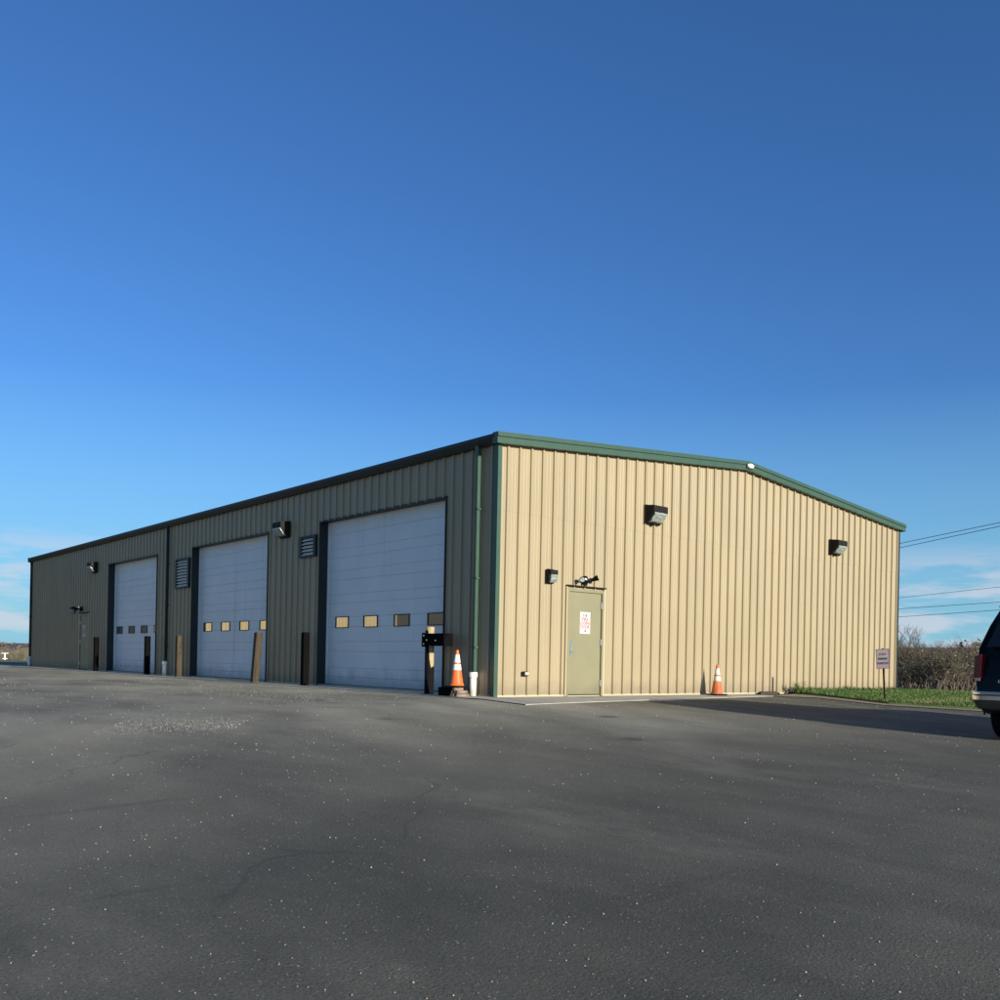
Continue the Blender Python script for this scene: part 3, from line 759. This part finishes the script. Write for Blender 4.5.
p = wood_post('guard_post', 'weathered brown wooden post left of the middle overhead door', 14.90, 1.30, M['wood'])
for z in (.75, .95, 1.05):
    b = MB(); b.lathe([(.016, 0), (.016, -.012), (.006, -.014)], (.01, -.083, z), 10, axis=1); b.build('bolt', M['rubber'], p)
wood_post('guard_post', 'leaning brown wooden post at the right edge of the middle overhead door', 9.12, 1.33, M['wood'], lean=(.02, -.14), wd=.085, x=-.56)
wood_post('guard_post', 'black post left of the nearest overhead door', 6.90, 1.32, M['chipped'], x=-.30)
# the near post: round timber in a torn black sleeve, with a black sheet-metal guard bolted on
t = thing('guard_post', 'wooden post in torn black sleeve with a black metal box bolted near its top', 'guard post', (-.36, 1.62, 0), 0, 'guard posts beside the overhead doors')
b = MB(); b.lathe([(.088, -.2), (.088, 1.345), (.082, 1.37), (.05, 1.375)], (0, 0, 0), 22); b.build('post_shaft', M['cutwood'], t, smooth=True)
b = MB(); n = 28; vs = []; fs = []
for k in range(n):
    a = 2 * math.pi * k / n
    # the tear: sleeve is high at the left and back, low and ragged where it faces the sun
    d = math.cos(a - R(-62))
    top = 1.30 if d < .1 else max(.56, 1.30 - 1.1 * (d - .1) * 1.6) + .05 * math.sin(k * 2.7)
    for r_, z in ((.097, .0), (.097, top), (.091, top)): vs.append((r_ * math.cos(a), r_ * math.sin(a), z))
for k in range(n):
    q = (k + 1) % n
    fs += [(k * 3, q * 3, q * 3 + 1, k * 3 + 1), (k * 3 + 1, q * 3 + 1, q * 3 + 2, k * 3 + 2)]
b.add(vs, fs); b.build('sleeve', M['rubber'], t)
b = MB()
b.box(-.125, -.100, -.64, .12, .985, 1.235, .01); b.box(-.125, .10, .098, .122, .965, 1.25, .01); b.box(-.10, .10, -.64, -.615, .985, 1.235, .01)
b.box(-.10, .10, -.615, .098, 1.205, 1.233); b.box(-.10, .10, -.615, .098, .987, 1.012)
gbx = b.build('guard_box', M['black'], t)
for (yy, zz) in ((-.36, 1.09), (-.06, 1.10), (.04, 1.19), (.04, 1.02)):
    b = MB(); b.lathe([(.015, 0), (.014, -.014), (.006, -.018)], (-.125, yy, zz), 10, axis=0); b.build('bolt', M['steel'], gbx)

# ------------------------------------------------------------------ traffic cones and what they stand on
def cone(label, loc, rz, mo, mr, tilt=0):
    t = thing('traffic_cone', label, 'traffic cone', loc, rz, 'orange traffic cones by the walls')
    t.rotation_euler = (0, tilt, rz)
    b = MB(); b.box(-.18, .18, -.18, .18, 0, .035, .012); b.build('cone_base', M['rubber'], t)
    def r(z): return .132 - (.132 - .027) * (z - .035) / .685
    b = MB(); b.lathe([(.150, .035), (.138, .05), (r(.08), .08), (r(.695), .695), (.024, .718), (.016, .72), (.014, .66)], (0, 0, 0), 32); b.build('cone_body', mo, t, smooth=True)
    for z0, z1 in ((.335, .445), (.48, .63)):
        b = MB(); b.lathe([(r(z0) + .0025, z0), (r(z1) + .0025, z1)], (0, 0, 0), 32); b.build('reflective_collar', mr, t, smooth=True)
    return t
cone('clean orange traffic cone standing on a low stack of blocks by the downspout', (-.52, .50, .185), R(12), M['orange'], M['reflect'])
cone('faded dirty orange traffic cone against the sunlit gable wall', (6.47, -.40, .012), R(-8), M['oldorange'], M['oldreflect'])
t = thing('timber_block', 'low black timber block under the clean traffic cone', 'block', (-.45, .74, .014))
b = MB(); b.box(-.19, .17, -.20, .20, 0, .165, .012); b.build('block_body', M['black'], t)
# pile of old bricks
pl = [(-.62, .40, .014, 5), (-.60, .285, .014, -8), (-.45, .34, .014, 88), (-.60, .40, .075, 14), (-.60, .29, .077, 2), (-.60, .36, .128, -12), (-.46, .36, .075, 80)]
lab = ['brick at the bottom of the small pile under the clean cone', 'brick on the second layer of the small pile under the clean cone', 'topmost brick of the small pile under the clean cone']
for i, (x, y, z, a) in enumerate(pl):
    b = MB(); b.box(-.10, .10, -.048, .048, 0, .056, .006)
    o = b.build('brick', M['brick'], None, (x, y, z)); o.rotation_euler = (0, 0, R(a))
    tag(o, lab[0] if z < .05 else (lab[2] if z > .1 else lab[1]), 'brick', 'bricks in the pile under the cone')
# stub pipe, low timber and weed near the wall
b = MB(); b.box(-.42, .42, -.05, .05, 0, .05, .006); b.box(-.30, .33, .0, .07, .051, .075, .004)
tag(b.build('scrap_timber', M['wood'], None, (9.0, -.12, .0)), 'flat piece of dark scrap timber lying at the foot of the gable', 'timber')
def weed(label, loc, seed, n, h):
    r = random.Random(seed); t = thing('weed', label, 'weed', loc)
    s = MB(); f = MB()
    for k in range(n):
        a = r.uniform(0, 6.28); q = r.uniform(.2, 1); tip = Vector((math.cos(a) * q * h * .9, math.sin(a) * q * h * .55, h * r.uniform(.4, 1)))
        s.tube([(0, 0, 0), tip * .5 + Vector((0, 0, .02)), tip], [.005, .004, .002], 4, False)
        for j in range(9):
            p = tip * r.uniform(.35, 1.02) + Vector((r.gauss(0, .03), r.gauss(0, .03), r.gauss(0, .02))); l = r.uniform(.03, .06)
            d = Vector((r.gauss(0, 1), r.gauss(0, 1), r.gauss(.2, .6))).normalized(); c = d.cross(Vector((0, 0, 1))).normalized() * l * .4
            f.add([p, p + d * l * .5 + c, p + d * l, p + d * l * .5 - c], [(0, 1, 2, 3)])
    s.build('stem', M['leaf'], t); f.build('foliage', M['leaf'], t)
weed('leafy green weed growing at the wall where the concrete ends', (9.98, -.36, .0), 5, 26, .34)

# ------------------------------------------------------------------ sign on its post
sgx, sgy = 9.40, -2.98
t = thing('parking_sign', 'small grey sign with red lettering on a leaning rusty post in the grass', 'sign', (sgx, sgy, ground(sgx, sgy)))
t.rotation_euler = (0, 0, R(-90 + 14))
b = MB(); lean = Matrix.Rotation(R(-3.5), 4, 'Y')
b.prism([(-.02, .012), (-.02, -.012), (-.008, -.012), (-.008, 0), (.008, 0), (.008, -.012), (.02, -.012), (.02, .012)], 2, -.2, 1.28)
po = b.build('sign_post', M['postmetal'], t); po.matrix_local = lean
b = MB(); b.box(-.15, .15, -.016, -.013, .80, 1.26); pt = b.build('sign_plate', M['signgrey'], t); pt.matrix_local = lean
b = MB()
for (x0, x1, z0, z1) in ((-.147, .147, 1.245, 1.257), (-.147, .147, .803, .815), (-.147, -.135, .815, 1.245), (.135, .147, .815, 1.245)): b.box(x0, x1, -.0175, -.0162, z0, z1)
for s in ('b',):
    o = b.build('sign_border', M['signred'], pt)
for txt, z, sz, m, sx_ in (('STAFF', 1.135, .070, M['signred'], .9), ('PARKING', 1.03, .068, M['ink'], .74), ('PERMITTED', .925, .072, M['signred'], .68)):
    text_mesh('lettering', txt, sz, m, pt, Matrix.Translation((0, -.0178, z)) @ Matrix.Rotation(R(90), 4, 'X'), sx=sx_, bold=.008)

# ------------------------------------------------------------------ the SUV
def suv(loc):
    t = thing('parked_suv', 'black sport utility vehicle with chrome rear bumper parked at the right edge', 'car', loc)
    Lc = 5.35
    # body loft: stations along x; each ring runs from bottom left over the roof to bottom right
    def ring(x, hw, zb, zs, zbelt, hwb, zr, hwr, rk):
        """rk: x shift per metre above the belt"""
        half = [(hw - .10, zb, 0), (hw - .015, zb + .10, 0), (hw, zs, 0), (hw - .012, (zs + zbelt) / 2, 0), (hwb, zbelt, 0)]
        if zr > zbelt + .03:
            half += [(hwb + (hwr - hwb) * .5, zbelt + (zr - zbelt) * .5, .5), (hwr, zr - .11, .86), (hwr - .07, zr - .035, .96), (hwr - .30, zr, 1.0)]
        else:
            half += [(hwb - .02, zr - .005, .2), (hwb - .08, zr + .012, .4), (hwb - .25, zr + .02, .7), (hwb - .45, zr + .03, 1)]
        pts = [(x + rk * k, y, z) for (y, z, k) in half]
        return pts + [(p[0], -p[1], p[2]) for p in reversed(pts)]
    ZB = .34
    st = [ring(.10, .925, .44, .80, 1.33, .90, 1.98, .76, .36),
          ring(.17, .955, .42, .80, 1.34, .93, 2.0, .77, .34),
          ring(.40, .975, .38, .80, 1.34, .945, 2.02, .78, .32),
          ring(1.3, .985, ZB, .80, 1.34, .955, 2.03, .785, .0),
          ring(2.6, .985, ZB, .80, 1.33, .955, 2.03, .785, .0),
          ring(3.1, .985, ZB, .80, 1.31, .955, 2.01, .78, .0),
          ring(3.85, .985, ZB, .80, 1.26, .955, 1.27, .75, -.0),
          ring(4.2, .98, ZB, .80, 1.22, .945, 1.225, .75, 0),
          ring(4.9, .96, .38, .78, 1.13, .90, 1.135, .72, 0),
          ring(5.25, .90, .44, .74, 1.02, .83, 1.025, .70, 0)]
    # windscreen rake: roof points of the station at 3.1 lean back
    b = MB(); n = len(st[0]); b.v = [p for s in st for p in s]
    for i in range(len(st) - 1):
        for k in range(n - 1): b.f.append((i * n + k, i * n + k + 1, (i + 1) * n + k + 1, (i + 1) * n + k)); b.mi.append(0)
        b.f.append((i * n + n - 1, i * n, (i + 1) * n, (i + 1) * n + n - 1)); b.mi.append(0)
    b.f += [tuple(range(n - 1, -1, -1)), tuple((len(st) - 1) * n + k for k in range(n))]; b.mi += [0, 0]
    body = b.build('body', M['carpaint'], t, smooth=True)
    # rear face helpers: x on the hatch at height z
    def rx(z): return .10 + (.0 if z < 1.33 else .36 * (z - 1.33) / .65)
    b = MB()                                                              # rear window
    z0, z1 = 1.35, 1.86; y0, y1 = .80, .68
    b.add([(rx(z0) - .012, y0, z0), (rx(z0) - .012, -y0, z0), (rx(z1) - .012, -y1, z1), (rx(z1) - .012, y1, z1),
           (rx(z0) + .03, y0, z0), (rx(z0) + .03, -y0, z0), (rx(z1) + .03, -y1, z1), (rx(z1) + .03, y1, z1)],
          [(0, 1, 2, 3)[::-1], (0, 4, 5, 1), (1, 5, 6, 2), (2, 6, 7, 3), (3, 7, 4, 0)])
    b.build('rear_window', M['carglass'], t)
    b = MB()                                                              # spoiler lip over the rear window
    b.box(rx(1.88) - .12, rx(1.95) + .14, -.72, .72, 1.905, 1.965, .025); b.build('roof_spoiler', M['carpaint'], t, smooth=True)
    for s in (-1, 1):                                                     # side glass and D pillar trim
        b = MB()
        def yz(z, o=.008): return s * (.955 + (.785 - .955) * min(1, max(0, (z - 1.34) / .58)) + o)
        for xa, xb, xc, xd in ((.62, 1.42, 1.42, .86), (1.50, 2.36, 2.36, 1.50), (2.44, 3.42, 3.06, 2.44)):
            q = [(xa, yz(1.37), 1.37), (xb, yz(1.37), 1.37), (xc, yz(1.86), 1.86), (xd, yz(1.86), 1.86)]
            b.add(q, [(0, 1, 2, 3) if s < 0 else (3, 2, 1, 0)])
        b.build('side_window', M['carglass'], t)
        b = MB()                                                          # tail lamp wrapping the corner
        prof = [(.895, 1.24), (.945, 1.20), (.955, .92), (.93, .86), (.865, .86), (.850, 1.24)]
        pr = [(s * p[0], p[1]) for p in prof]
        if s > 0: pr = pr[::-1]
        b.prism(pr, 0, .068, .22); tl = b.build('tail_lamp', M['taillight'], t)
        b = MB(); b.box(.062, .10, s * .868, s * .94, .862, .905); b.build('reverse_lens', M['amber'], tl)
        b = MB(); b.tube([(.75, s * .62, 2.05), (1.0, s * .64, 2.085), (2.7, s * .64, 2.085), (2.95, s * .62, 2.04)], .018, 8)
        b.box(.98, 1.04, s * .62, s * .66, 2.0, 2.08); b.box(2.66, 2.72, s * .62, s * .66, 2.0, 2.08)
        b.build('roof_rail', M['black'], t)
        b = MB(); b.box(3.28, 3.46, s * .97, s * 1.16, 1.22, 1.40, .03); b.build('side_mirror', M['black'], t)
        b = MB(); b.box(5.16, 5.28, s * .46, s * .84, .80, .98, .02); b.build('headlight', M['lens'], t)
        for xh in (1.62, 2.58):
            b = MB(); b.box(xh, xh + .20, s * .985, s * 1.01, 1.10, 1.14, .01); b.build('door_handle', M['carpaint'], t)
    # windscreen
    b = MB(); b.add([(3.80, .78, 1.30), (3.80, -.78, 1.30), (3.20, -.68, 1.94), (3.20, .68, 1.94)], [(0, 1, 2, 3)]); b.build('windscreen', M['carglass'], t)
    # rear bumper: chrome bar wrapping the corners, grey valance curving under it
    def wrap(x0, hw, ln, z0, z1, xin, tuck=0):
        b = MB(); pth = [(ln, hw), (.20, hw), (.08, hw - .02), (.02, hw - .08), (x0, hw - .2), (x0 - .02, 0), (x0, -hw + .2), (.02, -hw + .08), (.08, -hw + .02), (.20, -hw), (ln, -hw)]
        inn = [(xin, p[1] * .8) for p in pth]
        vs = []; n = len(pth)
        for z, tk in ((z0, tuck), (z0 + (z1 - z0) * .35, tuck * .25), (z1 - .015, 0), (z1, .012)):
            for (x, y) in pth:
                vs.append((x + tk, y * (1 - tk * .30 - (.12 * tk if abs(y) > .8 else 0)), z))
        fs = []
        for r_ in range(3):
            for k in range(n - 1): fs.append((r_ * n + k, r_ * n + n + k, r_ * n + n + k + 1, r_ * n + k + 1))
        fs.append(tuple(range(n))); fs.append(tuple(range(4 * n - 1, 3 * n - 1, -1)))
        b.add(vs, fs); return b
    bar = wrap(-.02, 1.0, .55, .595, .665, .2).build('rear_bumper', M['chrome'], t, smooth=True)
    wrap(-.045, 1.005, .50, .675, .715, .2).build('bumper_step', M['chrome'], bar, smooth=True)
    wrap(.0, .985, .60, .40, .593, .2, tuck=.34).build('bumper_valance', M['bumpergrey'], bar, smooth=True)
    b = MB(); b.box(.12, .2, -.9, .9, .664, .80); b.build('tailgate_sill', M['black'], t)
    b = MB(); b.box(.3, 5.0, -.62, .62, .27, .45); b.box(.35, .75, .25, .62, .30, .42); b.build('underbody', M['rubber'], t)
    # tailgate seam, handle, emblem strokes and licence plate
    b = MB(); b.box(.080, .1, -.80, .80, 1.232, 1.245); b.build('tailgate_seam', M['rubber'], t)
    b = MB(); b.box(.072, .1, -.18, .18, 1.05, 1.10, .008); b.build('tailgate_handle', M['black'], t)
    b = MB(); b.box(.088, .1, .43, .635, .845, .851)
    for k, yy in enumerate((.62, .55, .49, .43)):
        b.box(.0875, .1, yy - .006, yy + .006, .852, .885)
    b.build('tailgate_emblem', M['chrome'], t)
    b = MB(); b.box(.086, .1, -.155, .155, .83, .985, .004); b.build('licence_plate', M['white'], t)
    b = MB(); b.box(5.2, 5.36, -.9, .9, .42, .70, .04); b.build('front_bumper', M['chrome'], t)
    b = MB(); b.box(5.20, 5.285, -.44, .44, .76, 1.0, .02); b.build('grille', M['black'], t)
    for s in (-1, 1):
        for xw in (.98, 4.32):
            b = MB(); y = s * .93
            pf = [(.20, -.13), (.33, -.13), (.372, -.10), (.385, -.05), (.385, .05), (.372, .10), (.33, .13), (.20, .13)]
            b.lathe(pf, (xw, s * .82, .385), 28, axis=1); wh = b.build('wheel', M['rubber'], t, smooth=True)
            b = MB(); b.lathe([(.21, -.128), (.205, -.09), (.05, -.11), (.03, -.128)], (xw, s * .82 if s < 0 else s * .82, .385), 20, axis=1)
            if s > 0:
                b.v = [(v[0], 2 * s * .82 - v[1], v[2]) for v in b.v]; b.f = [tuple(reversed(f)) for f in b.f]
            b.build('rim', M['steel'], wh, smooth=True)
            b = MB(); n = 20; vs = []; fs = []                           # wheel-arch lining, dark, slightly proud of the side
            for k in range(n + 1):
                a = math.pi * (-.05 + 1.1 * k / n)
                for r_ in (.40, .47): vs.append((xw + r_ * math.cos(a), s * .991, max(.36, .385 + r_ * math.sin(a))))
            for k in range(n): fs.append((2 * k, 2 * k + 1, 2 * k + 3, 2 * k + 2))
            b.add(vs, fs); b.build('wheel_arch', M['black'], t)
    return t
SUVX, SUVY = 2.30, -8.87
suv((SUVX, SUVY, ground(SUVX + 2, SUVY)))

# ------------------------------------------------------------------ bare trees and shrubs
def bare(seed, h, stems, spread, depth=4, kids=(4, 6), buds=0):
    r = random.Random(seed); tr = MB(); cr_ = MB(); bd = MB()
    def grow(p, d, ln, rad, lv):
        pts = [p]; n = 3
        for i in range(n):
            d = (d + Vector((r.gauss(0, .14), r.gauss(0, .14), r.gauss(.05, .08)))).normalized()
            pts.append(pts[-1] + d * ln / n)
        k = [rad * (1 - .55 * i / n) for i in range(n + 1)]
        (tr if lv == 0 else cr_).tube(pts, k, 5 if lv == 0 else 3, False)
        if lv >= depth:
            if buds:
                for q in pts[1:]:
                    if r.random() < buds:
                        s = r.uniform(.012, .04); u = Vector((r.gauss(0, 1), r.gauss(0, 1), r.gauss(0, 1))).normalized() * s; v = u.orthogonal() * .8
                        bd.cur = 1 if r.random() < .12 else 0
                        bd.add([q - u, q + v, q + u, q - v], [(0, 1, 2, 3)])
            return
        for c in range(r.randint(*kids)):
            t = r.uniform(.25, 1); i = min(n - 1, int(t * n)); q = pts[i].lerp(pts[i + 1], t * n - i)
            a = r.uniform(0, 6.283); sd = Vector((math.cos(a), math.sin(a), r.uniform(.1, .9))) * spread
            grow(q, (d * .75 + sd).normalized(), ln * r.uniform(.45, .70), rad * r.uniform(.4, .55), lv + 1)
    for s in range(stems):
        a = 6.283 * s / stems + r.uniform(-.4, .4)
        d0 = Vector((math.cos(a) * .45 * (stems > 1), math.sin(a) * .45 * (stems > 1), 1)).normalized()
        grow(Vector((math.cos(a) * .12 * (stems > 1), math.sin(a) * .12 * (stems > 1), -.1)), d0, h * r.uniform(.5, .6), h * .013 + .008, 0)
    return tr, cr_, bd
def plant(name, label, cat, group, seed, h, stems, spread, m, loc, buds=0, depth=4, kids=(4, 6)):
    t = thing(name, label, cat, loc, 0, group)
    tr, cr_, bd = bare(seed, h, stems, spread, depth, kids, buds)
    tr.build('trunk', m, t); cr_.build('crown', m, t)
    if buds: bd.build('buds', [M['bud'], M['blossom']], t)
    return t
def polar(px, r):
    """point at distance r in the direction that leaves the camera at this bearing (degrees clockwise from +Y)"""
    x, y = CAM.x + r * math.sin(R(px)), CAM.y + r * math.cos(R(px)); return (x, y, ground(x, y))
# the thicket right of the building: bearings 63.5 .. 69 degrees are in view
G = 'bare shrubs in the thicket behind the lawn'
protos = [plant('bare_shrub', 'brown many-stemmed bare shrub just right of the building corner', 'shrub', G, 11, 2.2, 7, .85, M['bark2'], polar(63.9, 43)),
          plant('budding_shrub', 'shrub flecked with pale buds in front of the bare thicket', 'shrub', G, 12, 1.75, 7, .95, M['bark'], polar(65.3, 37.5), buds=.07),
          plant('bare_shrub', 'grey brown bare shrub in the middle of the thicket behind the lawn', 'shrub', G, 13, 2.3, 7, .8, M['bark'], polar(66.9, 43))]
plant('bare_tree', 'tallest bare tree rising above the thicket, branches against the sky', 'tree', 'bare trees behind the lawn', 24, 4.1, 1, .55, M['bark'], polar(64.5, 50), depth=4, kids=(5, 6))
copies = [(2, 64.6, 47, 1.0, 'bare shrub behind the budding one, left of the tallest tree'), (0, 65.9, 48, 1.05, 'bare shrub right behind the foot of the tallest tree'),
          (1, 66.4, 39, .95, 'budding shrub in front of the middle of the thicket'), (0, 67.6, 45, 1.0, 'brown bare shrub close left of the black vehicle'),
          (2, 68.3, 50, 1.15, 'taller grey bare shrub partly behind the black vehicle'), (1, 67.9, 40, .85, 'low budding shrub close to the black vehicle'),
          (2, 63.3, 52, 1.0, 'bare shrub half hidden behind the building corner'), (1, 64.3, 40, .8, 'low budding shrub beside the building corner'),
          (0, 69.4, 46, 1.1, 'bare shrub hidden mostly by the black vehicle'), (2, 66.2, 58, 1.15, 'tall bare shrub at the back of the thicket'),
          (0, 64.9, 60, 1.15, 'bare shrub at the back of the thicket near the tallest tree'), (0, 67.1, 60, 1.2, 'bare shrub at the back of the thicket near the vehicle'),
          (2, 70.5, 52, 1.2, 'bare shrub standing beyond the black vehicle'), (1, 69.0, 41, .95, 'budding shrub standing beyond the black vehicle')]
for k, (i, az, r_, sc, lab_) in enumerate(copies):
    dup(protos[i], polar(az, r_), rnd.uniform(0, 6.28), lab_, sc)
# far small evergreens on the skyline at right
def evergreen(label, loc, h, seed):
    r = random.Random(seed); t = thing('evergreen_tree', label, 'tree', loc, 0, 'small dark evergreens on the skyline')
    b = MB(); b.tube([(0, 0, -.3), (0, 0, h)], [h * .025, .01], 6); b.build('trunk', M['bark'], t)
    b = MB()
    for k in range(420):
        z = h * (.12 + .88 * r.random() ** 1.1); q = h * .26 * (1 - z / h) ** .8 * r.uniform(.25, 1.1); a = r.uniform(0, 6.28)
        p = Vector((math.cos(a) * q, math.sin(a) * q, z)); s = h * .055 * r.uniform(.6, 1.3); d = Vector((math.cos(a), math.sin(a), -.35)) * s; c = Vector((-math.sin(a), math.cos(a), r.gauss(0, .4))) * s * .45
        b.add([p - d * .4, p + c, p + d, p - c], [(0, 1, 2, 3)])
    b.build('crown', M['evergreen'], t)
evergreen('dark evergreen on the skyline between the tallest bare tree and the vehicle', polar(66.6, 120), 5.4, 3)
evergreen('dark evergreen on the skyline touching the black vehicle', polar(67.75, 125), 5.6, 4)
# far dry shrubs left of the building
G2 = 'dry tan shrubs beyond the lot'
fp = plant('dry_shrub', 'dry tan shrub beyond the far left corner of the building', 'shrub', G2, 31, 2.9, 6, .9, M['tanbark'], polar(13.3, 150), depth=3, kids=(5, 7))
for k, (az, r_, sc, lab_) in enumerate([(12.6, 158, 1.0, 'dry tan shrub right of the white stand'), (12.0, 150, .95, 'dry tan shrub behind the white stand'), (11.2, 160, 1.1, 'dry tan shrub at the left edge of the view'),
                                        (12.95, 175, 1.2, 'taller dry shrub behind the tan ones left of the building'), (13.75, 165, 1.1, 'dry shrub half hidden by the far building corner')]):
    dup(fp, polar(az, r_), rnd.uniform(0, 6.28), lab_, sc)
# far-off woods reading as one mass
fw_ = MB()
r2 = random.Random(5)
def clump(x, y, z, s, n):
    for k in range(n):
        a = r2.uniform(0, 6.28); q = r2.random() ** .5; zz = r2.random()
        p = Vector((x + math.cos(a) * q * s * .6, y + math.sin(a) * q * s * .6, z + zz * s)); l = s * r2.uniform(.05, .15)
        u = Vector((r2.gauss(0, 1), r2.gauss(0, 1), r2.gauss(0, 1))).normalized() * l; v = u.orthogonal().normalized() * l * .45
        fw_.add([p - u, p + v, p + u, p - v], [(0, 1, 2, 3)])
for k in range(120):
    az = r2.uniform(-55, 17); rr = r2.uniform(190, 300)
    x, y, z = polar(az, rr); clump(x, y, z, r2.uniform(3.2, 5), 110)
for k in range(110):
    az = r2.uniform(60, 85); rr = r2.uniform(75, 150)
    x, y, z = polar(az, rr); clump(x, y, z, r2.uniform(2.6, 4.2), 110)
tag(fw_.build('distant_woods', M['bark2']), 'far bare brown woods under the hills', 'woods', kind='stuff')

# white stand far off at the left edge
x, y, _ = polar(12.45, 84); z = ground(x, y)
t = thing('white_stand', 'small white post stand with a crossbar far off at the left edge', 'stand', (x, y, z), R(-12)); t.scale = (.66, .66, 1.0)
b = MB(); b.box(-.06, .06, -.06, .06, .0, .52, .008); b.build('post', M['white'], t)
b = MB(); b.box(-.26, .26, -.08, .08, .06, .13, .01); b.build('foot_bar', M['white'], t)
b = MB(); b.box(-.38, .38, -.035, .035, .50, .545); b.add([(.1, -.03, .545), (.38, -.03, .62), (.38, .03, .62), (.1, .03, .545)], [(0, 1, 2, 3)]); b.build('crossbar', M['white'], t)

# ------------------------------------------------------------------ overhead lines on the right
def along(d0, d1, h, t0, t1, label, rad):
    def pt(d): k = h / d[2]; return Vector((CAM.x + d[0] * k, CAM.y + d[1] * k, CAM.z + h))
    a, c = pt(d0), pt(d1); pts = []
    for i in range(25):
        t = t0 + (t1 - t0) * i / 24; p = a + (c - a) * t
        pts.append(p)
    b = MB(); b.tube(pts, rad, 6); o = b.build('power_line', M['wire'])
    tag(o, label, 'power line', 'overhead wires right of the building'); return pts
E1 = along((.8942, .4476, .1238), (.9296, .3685, .1405), 6.6, -1.0, 2.6, 'uppermost of the overhead wires in the sky', .015)
E2 = along((.8942, .4476, .1195), (.9296, .3685, .1370), 6.4, -1.0, 2.6, 'wire just below the uppermost overhead wire', .015)
E3 = along((.8935, .4491, .0700), (.9300, .3675, .0795), 4.25, -1.0, 2.6, 'third overhead wire, alone above the lowest pair', .011)
E4 = along((.8936, .4489, .0592), (.9301, .3673, .0653), 3.45, -1.0, 2.6, 'upper wire of the lowest pair', .014)
E5 = along((.8936, .4488, .0513), (.9302, .3671, .0578), 3.10, -1.0, 2.6, 'lowest overhead wire, just above the hill', .014)
for e_, lab_ in ((0, 'wooden utility pole behind the building'), (-1, 'wooden utility pole beyond the right edge')):
    cx0 = sum(p[e_].x for p in (E1, E2, E3, E4, E5)) / 5; cy0 = sum(p[e_].y for p in (E1, E2, E3, E4, E5)) / 5
    t = thing('utility_pole', lab_, 'utility pole', (cx0, cy0, ground(cx0, cy0)), 0, 'poles carrying the overhead wires')
    b = MB(); b.tube([(0, 0, -.5), (0, 0, 8.2)], [.15, .10], 12); b.build('pole_shaft', M['pole'], t)
    b = MB(); b.box(-1.1, 1.1, -.06, .06, 7.2, 7.32); b.build('crossarm', M['pole'], t)

# ------------------------------------------------------------------ the tan shed across the lot that the door windows mirror
t = thing('metal_shed', 'sunlit tan metal shed across the lot, mirrored in the door windows', 'shed', (-31, 50, ground(-31, 50)))
b = ribbed(0, 20, lambda a: 6.5, [], lambda a, d, z: (a, -d, z), z0=-.3); b.add([(0, 0, -.3), (0, 12, -.3), (0, 12, 6.5), (0, 0, 6.5)], [(0, 3, 2, 1)]); b.add([(20, 0, -.3), (20, 12, -.3), (20, 12, 6.5), (20, 0, 6.5)], [(0, 1, 2, 3)]); b.add([(0, 12, -.3), (20, 12, -.3), (20, 12, 6.5), (0, 12, 6.5)], [(0, 1, 2, 3)])
b.build('wall', M['tan'], t)
b = MB(); b.prism([(-.3, 6.5), (6, 8), (12.3, 6.5), (12.3, 6.35), (-.3, 6.35)], 0, -.2, 20.2); b.build('roof', M['roofm'], t)

def backdrop_barn(label, x0, x1, y0, h, m):  # added out of view so the door windows mirror something dark
    t = thing('backdrop_barn', label, 'backdrop_barn', (x0, y0, ground(x0, y0)), 0)
    b = MB(); b.box(0, x1 - x0, 0, 9, -.3, h); b.build('wall', m, t)
    b = MB(); b.prism([(-.3, h), (4.5, h + 2.6), (9.3, h), (9.3, h - .1), (4.5, h + 2.5), (-.3, h - .1)], 0, -.3, x1 - x0 + .3); b.build('roof', M['bronze'], t)
    b = MB(); b.box(2, 5, -.06, .0, -.3, 3.4); b.build('door', M['bronze'], t)
M['backdrop_barn'] = mat('dark_barn_boards', (.022, .018, .015), .9, 0, c2=(.035, .029, .024), scale=3, stretch=(4, 4, .3))
backdrop_barn('dark brown barn left of the tan shed, added unseen to darken the door windows', -70, -33.5, 54, 7, M['backdrop_barn'])
backdrop_barn('dark brown barn right of the tan shed, added unseen to darken the door windows', -10.5, -1.5, 60, 7, M['backdrop_barn'])
